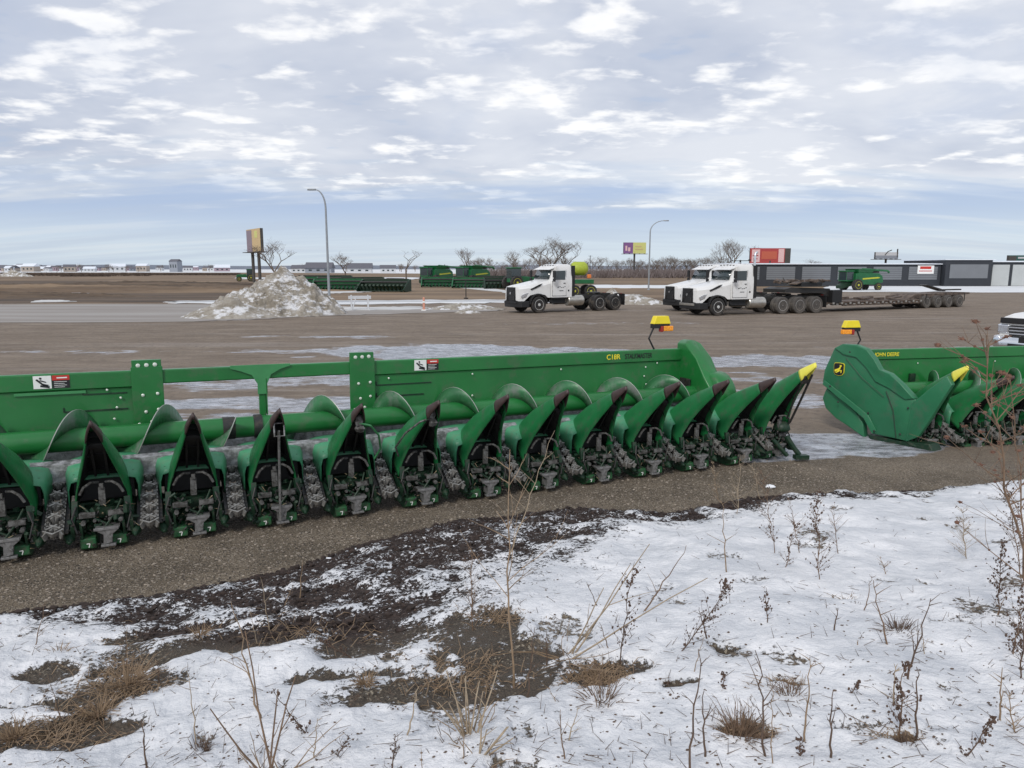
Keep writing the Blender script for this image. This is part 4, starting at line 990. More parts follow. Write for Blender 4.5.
        m = MB(); m.tube([(-1.0, sy * 1.08, 2.68), (-.98, sy * 1.34, 2.70), (-.98, sy * 1.34, 2.0), (-1.0, sy * 1.10, 1.95)], .018, 6); m.box((-.98, sy * 1.36, 2.42), (.09, .22, .44)); m.box((-.98, sy * 1.36, 2.05), (.09, .2, .2)); m.build('mirror', BLACKP, T, bevel=.02)
        m = MB(); rx = -1.45
        for k in range(5): m.box((rx - .02 - .13 * k, sy * 1.112, 1.60 + .03 * sin(k * 2)), (.09, .004, .035 + .02 * (k == 0)), rot=(0, R(12), 0))
        m.box((-1.72, sy * 1.112, 1.38), (.3, .004, .03)); m.box((-2.28, sy * 1.112, 1.38), (.1, .004, .1)); m.build('door_lettering', DECB, cab)
        m = MB(); m.box((-1.55, sy * .98, .62), (1.15, .28, .05)); m.box((-1.55, sy * 1.02, .9), (1.15, .2, .05)); m.box((-1.55, sy * .90, .75), (1.15, .1, .4)); m.build('step', BLACKP, T, bevel=.01)
        m = MB(); m.lathe([(-.62, .05), (-.62, .30), (-.58, .33), (.58, .33), (.62, .30), (.62, .05)], 24, (-2.95, sy * .80, .72), 'x')
        for q in (-.35, .35): m.lathe([(q - .03, .338), (q + .03, .338)], 24, (-2.95, sy * .80, .72), 'x')
        m.build('fuel_tank', ALU, T)
        m = MB(); m.box((-2.66, sy * 1.04, 1.98), (.30, .05, 1.95)); m.build('side_extender', BLACKP if sy < 3 else WHITE, T, bevel=.015)
    m = MB(); m.box((-2.9, .55, 1.5), (.14, .14, 1.9)); m.box((-2.72, 0, 1.8), (.1, 1.5, 1.5)); m.build('cab_back', BLACKS, T, bevel=.02)
    m = MB()
    for k in (-.6, -.3, 0, .3, .6): m.box((-1.42, k, 2.99 - abs(k) * .05), (.12, .1, .05))
    m.build('roof_marker', CAST, cab, bevel=.01)
    m = MB(); m.lathe([(0, .05), (.05, .09), (.09, .06)], 12, (-2.05, .3, 3.06), 'z'); m.tube([(-1.9, -.3, 3.05), (-1.95, -.3, 3.5)], .012, 4); m.build('roof_horn', CHROME, cab)
    if beacon:
        m = MB(); m.box((-2.35, 0, 3.24), (.08, 1.9, .04)); m.box((-2.35, 0, 3.15), (.08, .08, .28))
        for sy in (-.85, .85): m.box((-2.35, sy, 3.28), (.1, .12, .08))
        m.build('light_bar', BLACKS, T, bevel=.01)
        m = MB(); m.cyl((-2.7, .9, 1.0), (-2.7, .9, 3.55), .075, 12); m.tube([(-2.7, .9, 3.5), (-2.72, .9, 3.65), (-2.85, .9, 3.75)], .075, 12); m.build('exhaust_stack', CHROME, T)
    for sy in (-1, 1): wheel('wheel', T, 0, sy * 1.02, .52, .30, side=sy)
    for x in rear:
        for sy in (-1, 1): wheel('wheel', T, x, sy * 1.08, .52, .28, side=sy, dual=True, rim=RIM if x == rear[0] else ALU, tyre=TYRED if beacon else TYRE)
    m = MB(); xm = (rear[0] + rear[-1]) / 2; m.lathe([(0, .48), (.07, .5), (.1, .42)], 20, (xm + .3, 0, 1.12), 'z'); m.box((xm - .1, 0, 1.1), (1.4, .9, .06), rot=(0, R(-4), 0)); m.build('fifth_wheel', BLACKS, T, bevel=.01)
    for sy in (-1, 1):
        m = MB()
        m.box((rear[-1] - .72, sy * .98, .72), (.03, .6, .75)); m.box((rear[-1] - .7, sy * .7, 1.08), (.08, .9, .06)); m.build('mud_flap', BLACKP, T)
    m = MB()
    for sy in (-.9, .9): m.box((rear[-1] - .70, sy, 1.08), (.05, .22, .09))
    m.build('tail_lamp', REDL, T, bevel=.01)
    return T
def on(u, v): p = gp(u, v); return p
def place(u, v, dz=0): p = gp(u, v); p.z += dz; return p
def gnd_for(u, base_v): return gp(u, base_v)
# image-left facing; driver's side towards us
ta = pi + R(31); p = place(538, 313); c0 = Vector((cos(ta), sin(ta), 0)); lf_ = Vector((-sin(ta), cos(ta), 0))
semi(p - lf_ * 1.02, ta, 'white semi truck parked alone with nothing hitched, in the middle of the lot', 2)
tb = pi + R(21); p = place(716.4, 315.6); lf_ = Vector((-sin(tb), cos(tb), 0)); fb = Vector((cos(tb), sin(tb), 0)); TB = p - lf_ * 1.02
semi(TB, tb, 'white semi truck with three rear axles hitched to the long black lowboy trailer', 3, True)
q = TB - lf_ * 4.4 - fb * .2; q = place(690, 311) - lf_ * 1.02; q = Vector((TB.x, TB.y, GF)) - lf_ * 4.2 - fb * 1.5
semi((q.x, q.y, GF), tb, 'white semi truck mostly hidden behind the one pulling the lowboy', 2, False)

# lowboy trailer
pr0 = place(924.6, 308.2); fw5 = TB - fb * 5.6; tt = atan2(fw5.y - pr0.y - 1.1, fw5.x - pr0.x); ft = Vector((cos(tt), sin(tt), 0)); lt = Vector((-sin(tt), cos(tt), 0))
pr = place(924.6, 308.2) - lt * 1.1
RUST = mat('rusty_trailer_steel', (.085, .062, .05), .8, var=.4, vs=3, dirt=(.2, .155, .12), dirt_amt=.4, dirt_s=3)
TR = empty('lowboy_trailer', pr, tt, 'long low black lowboy trailer with four rear axles, hitched behind the white semi truck', 'trailer')
LEN = (fw5 - pr).length - .9
m = MB(); m.box((LEN / 2 - .2 - 1.2, .0, .62), (LEN - 4.2, 2.6, .10))
for sy in (-1.2, -.4, .4, 1.2): m.box((LEN / 2 - 1.4, sy, .50), (LEN - 4.2, .10, .26))
for k in range(14): m.box((.9 + k * .8, 0, .54), (.08, 2.7, .1))
for k in range(16): m.box((random.uniform(1.5, LEN - 4.5), random.uniform(-1.1, 1.1), .72 + random.uniform(0, .12)), (random.uniform(.3, 1.8), random.uniform(.08, .4), random.uniform(.04, .18)), rot=(0, random.uniform(-.06, .06), random.uniform(-.2, .2)))
m.build('deck', RUST, TR, bevel=.01)
m = MB()
for k in range(14): m.box((.9 + k * .8, 1.36, .56), (.16, .06, .12)); m.box((1.3 + k * .8, 1.345, .50), (.2, .02, .06))
m.build('outrigger', ALU, TR)
m = MB(); m.prism([(-.6, 1.0), (.9, 1.0), (1.6, .66), (1.6, .42), (.6, .7), (-5.4, .90), (-5.4, 1.04), (-4, 1.06)], -.92, .92, 'y'); m.build('rear_deck', RUST, TR, bevel=.02)
m = MB(); m.mat(BLACKS); m.prism([(LEN - 4.2, .5), (LEN - 3.4, .6), (LEN - 2.6, 1.5), (LEN + .8, 1.62), (LEN + 1.4, 1.5), (LEN + 1.4, 1.28), (LEN - 1.8, 1.2), (LEN - 2.6, .95), (LEN - 3.0, .42), (LEN - 4.2, .4)], -.9, .9, 'y')
m.box((LEN - 1.0, 0, 1.66), (2.4, 2.3, .06)); m.mat(RUST)
for k in range(22): m.box((LEN - random.uniform(-.6, 2.6), random.uniform(-.8, .9), 1.72 + random.uniform(0, .32)), (random.uniform(.15, 1.1), random.uniform(.08, .5), random.uniform(.05, .2)), rot=(random.uniform(-.3, .3), random.uniform(-.2, .2), random.uniform(-.5, .5)))
m.build('gooseneck', None, TR, bevel=.02)
m = MB(); m.box((LEN - 3.0, 1.0, .95), (.9, .4, .9)); m.box((LEN - 1.0, .5, 1.8), (1.9, .7, .22)); m.tube([(LEN - 1.8, -.4, 1.75), (LEN - .6, .2, 1.95), (LEN + .2, .3, 1.8)], .06, 6); m.build('tool_box', BLACKP, TR, bevel=.02)
m = MB(); random.seed(5)
for k in range(8): m.tube(twist((LEN - 2.2 + k * .3, random.uniform(-.8, .8), 1.75), (1, random.uniform(-.6, .6), .1), 5, .9, .4), .03, 5)
m.build('chain_binder', CAST, TR)
for k, x in enumerate((0, -1.25, -2.5, -3.75)):
    for sy in (-1, 1): wheel('wheel', TR, x, sy * 1.12, .44, .26, side=sy, dual=True, rim=ALU, tyre=TYRED)
m = MB()
for x in (.2, -4.2): m.box((x, 1.28, .72), (.05, .05, .6))
m.prism([(-4.7, 1.15), (-2.4, 1.6), (-2.2, 1.56), (-4.5, 1.08)], -1.0, -.4, 'y'); m.box((-3.2, .8, 1.25), (2.2, .3, .1)); m.build('loading_ramp', BLACKS, TR, bevel=.01)

# pickup at the right edge
p = depth(994, 372, 21.2); px0 = p.x
PK = empty('pickup_truck', (px0 + .40, 21.2 - .85, float(gz(15, 22))), R(-155), 'white pickup truck with chrome bumper, its nose showing at the right edge', 'pickup truck')
def ps(x, hw, zt, zb, r=.12): return [(x, -hw, zb), (x, -hw, zt - r), (x, -hw + r * .8, zt - .02), (x, 0, zt + .02), (x, hw - r * .8, zt - .02), (x, hw, zt - r), (x, hw, zb)]
m = MB(); m.loft([ps(0.05, .88, 1.30, .85), ps(-.12, .96, 1.42, .62), ps(-.6, 1.0, 1.50, .60), ps(-1.5, 1.0, 1.56, .60), ps(-1.55, 1.0, 1.56, .5), ps(-6.1, 1.0, 1.46, .52)]); m.build('body', WHITE, PK, smooth=40, bevel=.03)
m = MB(); m.loft([[(x, y, z) for x, y, z in q] for q in ([(-1.5, -.95, 1.5), (-1.5, .95, 1.5), (-4.1, .95, 1.5), (-4.1, -.95, 1.5)], [(-2.15, -.78, 2.08), (-2.15, .78, 2.08), (-3.95, .78, 2.08), (-3.95, -.78, 2.08)], [(-2.4, -.7, 2.13), (-2.4, .7, 2.13), (-3.8, .7, 2.13), (-3.8, -.7, 2.13)])]); cb = m.build('cab', WHITE, PK, bevel=.03)
m = MB(); m.loft([[(-1.50, -.80, 1.58), (-1.50, .80, 1.58)], [(-2.08, -.70, 2.04), (-2.08, .70, 2.04)]], closed=False); m.build('windshield', GLASS, cb, solid=.02)
for sy in (-1, 1):
    m = MB(); m.prism([(-1.85, 1.60), (-2.25, 2.02), (-3.85, 2.02), (-3.95, 1.60)], sy * .90 - .04, sy * .90 + .02, 'y'); m.build('side_window', GLASS, cb)
m = MB(); m.box((.06, 0, 1.30), (.10, 1.72, .16)); g = m.build('grille', BLACKP, PK, bevel=.02)
m = MB(); m.box((.07, 0, 1.02), (.08, 1.15, .30)); m.build('lower_grille', BLACKP, g, bevel=.02)
m = MB()
for k in range(3): m.box((.118, 0, .93 + .09 * k), (.02, 1.15, .035))
m.build('chrome_bar', CHROME, g, bevel=.005)
for sy in (-1, 1):
    m = MB(); m.box((.05, sy * .76, 1.06), (.10, .34, .26)); m.build('headlight', GLASS if 0 else CHROME, PK, bevel=.04)
m = MB(); m.prism([(.05, .86), (.28, .84), (.34, .72), (.32, .55), (.2, .46), (-.05, .5)], -.72, .72, 'y')
for sy in (-1, 1): m.loft([[(x, sy * y, z) for x, z in ((.05, .86), (.28, .84), (.34, .72), (.32, .55), (.2, .46), (-.05, .5))] for y, x_ in ((.72, 0),)] + [[(x - .16, sy * 1.03, z) for x, z in ((.05, .86), (.22, .84), (.26, .72), (.24, .55), (.14, .48), (-.05, .5))]])
m.build('bumper', CHROME, PK, bevel=.02)
m = MB(); m.box((.325, 0, .62), (.04, .9, .09)); m.box((.33, 0, .78), (.03, .32, .15)); m.build('plate', BLACKP, PK)
for sy in (-1, 1):
    for x in (-.95, -4.9): wheel('wheel', PK, x, sy * .92, .41, .28, side=sy)
    m = MB(); m.box((-1.95, sy * 1.18, 1.62), (.12, .26, .3)); m.build('mirror', BLACKP, PK, bevel=.03)

# combines
GRF = mat('distant_green_paint', (.012, .115, .038), .4, var=.2, vs=2)
YST = mat('yellow_stripe_paint', (.5, .5, .04), .4, var=.1)
def combine(loc, rz, label, sc=1.0):
    K = empty('combine_harvester', loc, rz, label, 'combine', 'green combine harvesters in the yard', scale=sc)
    m = MB(); m.prism([(.2, 1.1), (.2, 2.9), (-.5, 3.1), (-4.6, 3.0), (-5.4, 2.5), (-5.6, 1.4), (-4.2, 1.0)], -1.45, 1.45, 'y'); m.build('body', GRF, K, bevel=.08)
    m = MB(); m.loft([[(-.4, -1.3, 3.0), (-.4, 1.3, 3.0), (-3.2, 1.3, 3.0), (-3.2, -1.3, 3.0)], [(.0, -1.7, 3.75), (.0, 1.7, 3.75), (-3.6, 1.7, 3.75), (-3.6, -1.7, 3.75)]]); m.build('grain_tank', GRF, K)
    m = MB(); m.box((1.0, 0, 2.5), (1.5, 1.9, 1.5)); m.build('cab_glass', GLASS, K, bevel=.08)
    m = MB(); m.box((1.0, 0, 3.36), (1.8, 2.1, .22)); m.box((1.0, 0, 1.7), (1.6, 2.0, .18))
    for sx in (.28, 1.74):
        for sy in (-.94, .94): m.box((sx, sy, 2.5), (.08, .08, 1.6))
    m.build('cab_roof', GRF, K, bevel=.04)
    m = MB(); m.tube([(-.6, 1.2, 3.3), (-1.0, 1.5, 3.7), (-6.4, 1.4, 3.4), (-6.7, 1.4, 3.1)], [.2, .2, .18, .2], 12); m.build('unloading_auger', GRF, K)
    m = MB(); m.prism([(1.6, 1.3), (1.2, 2.0), (0, 1.6), (0, .9), (2.4, .35), (2.5, .9)], -.7, .7, 'y'); m.build('feeder_house', DARKG, K, bevel=.02)
    for sy in (-1, 1):
        m = MB(); m.prism([(-1.2, 2.15), (-4.4, 2.35), (-4.9, 2.2), (-4.4, 2.1), (-1.2, 1.9)], sy * 1.46 - .02, sy * 1.46 + .02, 'y'); m.build('yellow_stripe', YST, K)
        wheel('wheel', K, 0, sy * 1.65, .98, .65, rim=YST, side=sy); wheel('wheel', K, -4.5, sy * 1.5, .68, .45, rim=YST, side=sy)
    m = MB(); m.box((-4.3, 0, 3.3), (1.6, 1.8, .5)); m.cyl((-3.9, .6, 3.4), (-3.9, .6, 3.95), .09, 8); m.build('engine_deck', BLACKS, K, bevel=.03)
    return K
def farpt(u, v): p = gp(u, v); return p
combine(farpt(430, 284.8), R(236), 'green combine harvester in the far yard, left one of the pair by the brown field', .86)
combine(farpt(466, 285.4), R(232), 'green combine harvester in the far yard, standing behind a row of folded headers', .86)
p = gp(850, 290.5); combine(p, R(196), 'green combine harvester with a yellow stripe, parked beyond the lowboy trailer', .72)
# yellow-green sprayer tank showing behind the lone truck
p = gp(582, 297)
SP = empty('field_sprayer', p, R(8), 'bright yellow green sprayer tank standing behind the lone white truck', 'sprayer')
m = MB(); m.lathe([(-.8, .2), (-.75, .5), (-.5, .66), (.5, .66), (.75, .5), (.9, .2)], 20, (-.35, 0, 2.75), 'x'); m.build('tank', mat('lime_tank', (.36, .44, .04), .5, var=.15), SP)
m = MB(); m.box((-.2, 0, 1.5), (2.4, 1.4, .4)); m.box((-1.0, 0, 2.0), (.3, 1.2, .9)); m.build('frame', GRF, SP, bevel=.04)
for x in (-1.0, .6):
    for sy in (-1, 1): wheel('wheel', SP, x, sy * 1.0, .6, .4, rim=YST, side=sy)
m = MB(); m.box((.55, -.5, 2.0), (.4, .4, .4)); m.build('hose_reel', mat('orange_reel', (.7, .2, .05), .5), SP, bevel=.1)
# grey tractor with yellow wheel at the end of the implement row
def tractor(loc, rz, label, sc=1):
    K = empty('tractor', loc, rz, label, 'tractor', None, scale=sc)
    m = MB(); m.prism([(.3, 1.0), (.3, 1.75), (2.3, 1.6), (2.5, 1.3), (2.5, .9)], -.45, .45, 'y'); m.build('hood', GRF, K, bevel=.06)
    m = MB(); m.box((-.5, 0, 2.1), (1.4, 1.5, 1.3)); m.build('cab_glass', GLASS, K, bevel=.05)
    m = MB(); m.box((-.5, 0, 2.82), (1.6, 1.6, .16)); m.box((-.4, 0, 1.2), (1.8, .9, .5)); m.build('cab_roof', GRF, K, bevel=.04)
    for sy in (-1, 1): wheel('wheel', K, -.7, sy * 1.1, .9, .5, rim=YST, side=sy); wheel('wheel', K, 1.9, sy * .9, .6, .35, rim=YST, side=sy)
    return K
tractor(farpt(517, 289.5), R(30), 'dark tractor with a yellow wheel hub, at the right end of the implement row')
tractor(farpt(248, 281.5), R(200), 'small dark green tractor by the snow pile, left of the sign posts', .9)
# folded grain headers / planters lined up
def implement(loc, rz, L, label, dark=False, sc=1, kind='draper'):
    K = empty('grain_header', loc, rz, label, 'farm header', 'farm headers and planters lined up in the yard', scale=sc)
    mt = GRF if not dark else DARKG
    m = MB(); m.prism([(.9, .3), (.9, 1.45), (.75, 1.5), (.7, .6), (-.5, .18), (-.5, .1), (.9, .1)], -L / 2, L / 2, 'x'); m.build('frame', mt, K)
    m = MB()
    for k in range(int(L / .5)): x = -L / 2 + .25 + k * .5; m.prism([(-.4, .2), (-1.2, .35 + .4 * dark), (-1.1, .42 + .5 * dark), (-.3, .6)], x - .12, x + .12, 'x')
    m.build('crop_divider', mt if dark else DARKG, K)
    m = MB()
    for k in range(6):
        a = k * pi / 3; m.cyl((-L / 2 + .1, .1 + .5 * cos(a), 1.15 + .45 * sin(a)), (L / 2 - .1, .1 + .5 * cos(a), 1.15 + .45 * sin(a)), .04, 5)
    m.cyl((-L / 2, .1, 1.15), (L / 2, .1, 1.15), .1, 8); m.build('reel', BLACKS, K)
    for sx in (-1, 1):
        m = MB(); m.prism([(1, .1), (1, 1.5), (.2, 1.3), (-1.3, .3), (-.8, .05)], sx * L / 2 - .08, sx * L / 2 + .08, 'x'); m.build('end_panel', mt, K)
    m = MB()
    for sx in (-1, 1): m.lathe([(-.12, .35), (.12, .35)], 14, (sx * L * .3, 1.1, .35), 'x')
    m.build('transport_wheel', TYRE, K); return K
random.seed(3)
for u, v, L, rz, dk, lb in [(300, 287, 5, 12, False, 'green header in the yard just right of the snow pile peak'), (338, 290.5, 6, 5, False, 'long green header right of the lamp post'), (384, 292, 6, -14, True, 'dark spiky planter, rightmost before the open brown field'), (362, 288, 6, 3, True, 'black planter frame standing behind the long green header'), (325, 284.5, 9, 4, True, 'dark header far behind the lamp post'), (395, 291, 3, -40, False, 'short green header end tilted up beside the dark planter'),
                        (444, 287.2, 6.5, 6, False, 'green header parked in front of the left combine of the pair'), (476, 288.2, 6.5, -4, False, 'green header parked in front of the right combine of the pair'), (503, 289, 5, 8, True, 'dark folded header left of the dark tractor'), (490, 285.5, 12, 2, True, 'dark header at the back of the implement row'), (532, 287, 6, 4, False, 'green header partly hidden behind the lone truck hood')]:
    implement(farpt(u, v), R(rz + random.uniform(-3, 3)), L, lb, dk)

# ================================================================== BUILDINGS
def near_line(u, v, Y): return depth(u, v, Y)
YB = 112.0
x0 = depth(727, 280, YB).x; x1 = depth(940, 280, YB).x; x2 = depth(986, 280, YB).x
SB = empty('storage_building', (x0, YB, GF), 0, 'long low charcoal storage building with grey doors along the right horizon', 'building')
Wd = x1 - x0; Hh = 3.35
m = MB(); m.box((Wd / 2, 6, Hh / 2), (Wd, 12, Hh)); m.build('wall', WALLB, SB)
m = MB(); m.prism([(-.3, Hh), (6, Hh + .12), (12.3, Hh), (12.3, Hh + .08), (6, Hh + .22), (-.3, Hh + .12)], -.4, Wd + .05, 'x'); m.build('roof', ROOFS, SB)
nd = 6; dw = Wd / nd
for k in range(nd):
    m = MB(); m.box((dw * (k + .5), -.03, Hh * .60), (dw * .80, .08, Hh * .58)); d = m.build('grey_panel', WALLG, SB)
    m = MB()
    for j in range(1, 6): m.box((dw * (k + .5), -.075, Hh * .31 + j * Hh * .095), (dw * .8, .012, .03))
    m.build('panel_rib', WALLB, d)
sgx = depth(925, 272, YB).x - x0
m = MB(); m.box((sgx, -.14, 2.55), (2.5, .08, 1.25)); sg = m.build('wall_sign', DECW, SB)
m = MB(); m.box((sgx - .05, -.19, 2.85), (1.7, .02, .4)); m.box((sgx - .05, -.19, 2.35), (2.0, .02, .12)); m.build('red_sign_marks', DECR, sg)
m = MB(); m.box((Wd + (x2 - x1) / 2 + .1, 5, 2.0), (x2 - x1, 12, 4.0)); tall = m.build('tall_bay', WALLB, SB)
m = MB(); m.box((Wd + (x2 - x1) / 2 + .1, -1.05, 2.3), ((x2 - x1) * .82, .08, 2.1)); m.build('tall_door', WALLG, tall)
m = MB(); m.box((Wd + (x2 - x1) / 2 + .1, 5, 4.06), (x2 - x1 + .6, 12.5, .12)); m.build('flat_roof', ROOFS, tall)
x3 = depth(1150, 280, YB).x
S2 = empty('storage_building', (x2 + .6, YB, GF), 0, 'storage building with pale grey doors at the far right edge', 'building')
W2_ = x3 - x2
m = MB(); m.box((W2_ / 2, 6, 1.85), (W2_, 12, 3.7)); m.build('wall', WALLB, S2)
m = MB(); m.prism([(-.3, 3.7), (6, 3.82), (12.3, 3.7), (12.3, 3.8), (6, 3.95), (-.3, 3.82)], -.1, W2_ + .3, 'x'); m.build('roof', ROOFS, S2)
for k in range(8):
    m = MB(); m.box((1.5 + k * 3.1, -.04, 1.7), (2.6, .08, 3.2)); d = m.build('pale_door', WALLP, S2)
# distant town, left and middle
HC = [mat('far_house_pale', (.55, .56, .58), .8, var=.05), mat('far_house_tan', (.36, .31, .27), .8, var=.05), mat('far_house_grey', (.26, .28, .32), .8, var=.05), mat('far_house_mauve', (.36, .28, .32), .8, var=.05)]
HR = mat('far_dark_roof', (.12, .12, .14), .8)
random.seed(19)
hn = ['pale', 'tan', 'grey', 'mauve']
GFH = GF
def house(u, Y, w, h, ci, label, group='houses of the far town on the horizon', snowy=False):
    x = depth(u, 270, Y).x; o = empty('far_house', (x, Y, GF), R(random.uniform(-25, 25)), label, 'house', group)
    m = MB(); m.box((0, 0, h / 2), (w, w * .7, h)); m.build('wall', HC[ci], o)
    m = MB(); m.prism([(-w * .4, h), (0, h + w * .22), (w * .4, h)], -w * .53, w * .53, 'x'); m.build('roof', ROOFS if snowy else HR, o)
    m = MB()
    for k in range(3): m.box((-w * .3 + k * w * .3, -w * .355, h * .55), (w * .12, .1, h * .3))
    m.build('window', GLASS, o)
hu = [-3, 2, 7, 11, 15, 23, 31, 38, 45, 52, 59, 66, 74, 84, 11.5, 19, 28, 34, 41, 48, 55, 62, 70, 79, 90, 97, 104, 118, 127, 135, 143, 160, 188, 196, 206, 214, 222]
for k, u in enumerate(hu):
    ci = [0, 3, 1, 0, 3, 2, 1, 0][k % 8]; sn = k % 3 == 0
    house(u, random.uniform(520, 800), random.uniform(4.5, 12), random.uniform(2.0, 4.6), ci, 'tiny %s house with %s roof in the town on the left horizon' % (hn[ci], 'snowy' if sn else 'dark'), snowy=sn)
for u, w, h, ci, lb in [(176, 7, 7.5, 2, 'dark blocky building standing above the snow on the left horizon'), (360, 14, 2.6, 0, 'low white shed on the horizon right of the lamp post'), (320, 15, 2.8, 2, 'low grey shed on the horizon behind the snow pile'), (388, 9, 2.6, 0, 'small white shed on the horizon left of the forked tree'), (300, 9, 2.6, 0, 'small white shed on the horizon behind the snow pile peak')]:
    house(u, 520 if u == 176 else 430, w, h, ci, lb, 'sheds on the horizon')

# ================================================================== SIGNS, POLES
POSTB = mat('sign_steel', (.07, .065, .06), .6, var=.2)
def billboard(name, u, vb, Y, w, h, zc, rz, faces, label, posts=1, catwalk=True, postw=.3):
    x = depth(u, 270, Y).x; o = empty(name, (x, Y, GF), rz, label, 'billboard', 'billboards along the horizon')
    m = MB()
    for k in range(posts): m.cyl(((k - (posts - 1) / 2) * w * .45, 0, 0), ((k - (posts - 1) / 2) * w * .45, 0, zc - h * .3), postw, 12)
    m.build('post', POSTB, o)
    m = MB(); m.box((0, 0, zc), (w, .5, h));
    for k in range(5): m.box((-w * .45 + k * w * .225, 0, zc - h / 2 - .1), (.12, 1.0, .2))
    bd = m.build('panel', POSTB, o)
    for sy, (cols) in faces:
        for k, (xa, xb, za, zb, mt) in enumerate(cols):
            m = MB(); m.box(((xa + xb) / 2 * w, sy * (.27 + .015 * k), zc + (za + zb) / 2 * h), (abs(xb - xa) * w, .05, abs(zb - za) * h)); m.build('sign_face', mt, bd)
    if catwalk:
        m = MB(); m.box((0, 0, zc - h / 2 - .15), (w * 1.1, 2.2, .12)); m.build('catwalk', POSTB, o)
    return o
PUR = mat('sign_purple', (.22, .10, .26), .6, var=.1); SYEL = mat('sign_yellow_green', (.62, .62, .22), .6, var=.1); STAN = mat('sign_tan', (.60, .45, .24), .6, var=.15); SMAU = mat('sign_mauve', (.26, .21, .25), .6, var=.15)
SRED = mat('sign_red', (.42, .06, .06), .6, var=.15); SPNK = mat('sign_pink_white', (.75, .5, .5), .6, var=.15); SORG = mat('sign_orange_red', (.52, .12, .07), .6, var=.1); SGRN = mat('sign_dark_green', (.03, .10, .09), .6)
def zat(v, Y): return depth(512, v, Y).z - GF
Yb = 140
billboard('billboard', 256.5, 268, Yb, 8.5, zat(229, Yb) - zat(251.5, Yb), (zat(229, Yb) + zat(251.5, Yb)) / 2, R(-54), [(-1, [(-.5, .5, -.5, .5, STAN), (-.5, -.1, -.5, .46, SMAU), (.1, .3, .1, .4, SYEL)]), (1, [(-.5, .5, -.5, .5, POSTB)])], 'tan and mauve billboard on two posts seen at a steep angle behind the snow pile', 2)
Yb = 230
billboard('billboard', 634, 277, Yb, 7.2, zat(242.5, Yb) - zat(253.5, Yb), (zat(242.5, Yb) + zat(253.5, Yb)) / 2, R(6), [(-1, [(-.5, .5, -.5, .5, SYEL), (-.5, -.08, -.5, .5, PUR), (-.42, -.34, -.25, .2, SPNK), (-.30, -.2, -.3, .05, SPNK), (.02, .3, .1, .2, STAN), (.02, .36, -.15, -.05, STAN)])], 'purple and yellow billboard on a single post above the bare trees')
Yb = 170
billboard('billboard', 769, 270, Yb, 9.6, zat(248, Yb) - zat(263.5, Yb), (zat(248.5, Yb) + zat(263.5, Yb)) / 2, R(4), [(-1, [(-.5, .5, -.5, .5, SRED), (-.46, -.26, -.4, .42, SPNK), (-.22, .16, -.2, .3, SORG), (.2, .34, -.4, .45, SPNK), (.36, .5, -.5, .5, POSTB), (-.44, -.30, .0, .06, SRED), (-.42, -.32, -.2, -.14, SRED)])], 'red billboard with pale blocks standing above the storage building', postw=.35)
Yb = 180
billboard('billboard', 885, 268, Yb, 6.2, 1.6, zat(255.5, Yb), R(10), [(-1, [(-.5, .5, .0, .5, HC[0]), (-.5, .5, -.5, 0, HC[2])])], 'thin grey billboard seen on its edge above the storage building', postw=.25)
m = MB(); m.tube([(-.6, -.3, zat(255, Yb)), (.2, -.3, zat(251.5, Yb)), (1.2, -.3, zat(250, Yb))], .12, 5); m.box((2.8, -.3, zat(253, Yb)), (.15, .3, 2.0))
o = [x for x in C.objects if x.get('label', '').startswith('thin grey billboard')][0]; m.build('brace', POSTB, o)
Yb = 150
billboard('billboard', 1022, 268, Yb, 6.5, 1.7, zat(259.5, Yb), R(0), [(-1, [(-.5, .5, -.5, .5, SGRN), (-.5, -.25, -.4, .4, POSTB), (-.2, .4, .1, .3, HC[0])])], 'dark green sign board cut off at the far right edge', postw=.25)
def street_lamp(base, H, arm, sgn, label):
    o = empty('street_lamp', base, 0, label, 'street lamp', 'tall curved street lamps')
    m = MB(); m.tube([(0, 0, 0), (0, 0, H * .5), (0, 0, H * .84)], [.11, .09, .075], 12); m.lathe([(0, .22), (.12, .2), (.14, .11)], 12, (0, 0, 0), 'z'); m.build('pole', GALV, o)
    pts = [(0, 0, H * .84)] + [(sgn * arm * (1 - cos(pi / 2 * k / 8)), 0, H * .84 + H * .155 * sin(pi / 2 * k / 8)) for k in range(1, 9)]
    m = MB(); m.tube(pts, [lerp(.075, .04, k / 8) for k in range(9)], 10); m.build('arm', GALV, o)
    m = MB(); m.loft([[(sgn * (arm + dx), dy * wy, H * .995 + dz) for dy, dz in ((-1, 0), (-.7, .07), (.7, .07), (1, 0), (.6, -.06), (-.6, -.06))] for dx, wy in ((-.05, .07), (.15, .14), (.5, .15), (.62, .05))]); m.build('lamp_head', GALV, o, bevel=.005)
b_ = gp(329.5, 303.5); street_lamp(b_, (303.5 - 193) / F * b_.y * 1.0, .75, -1, 'tall grey curved street lamp rising behind the snow pile, arm to the left')
b_ = gp(648.5, 290); street_lamp(b_, (290 - 222.5) / F * b_.y, 1.7, 1, 'grey curved street lamp between the two white trucks, arm to the right')
b_ = gp(466, 299); o = empty('marker_pole', b_, 0, 'thin plain pole standing in the snow strip left of the lone truck', 'pole')
m = MB(); m.cyl((0, 0, 0), (0, 0, 1.7), .05, 6); m.build('rod', BLACKS, o); m = MB(); m.cyl((0, 0, 0), (0, 0, .12), .2, 8); m.build('base', BLACKS, o)
o = empty('marker_post', gp(424, 311), 0, 'pink and white plastic marker post at the edge of the lot', 'marker post')
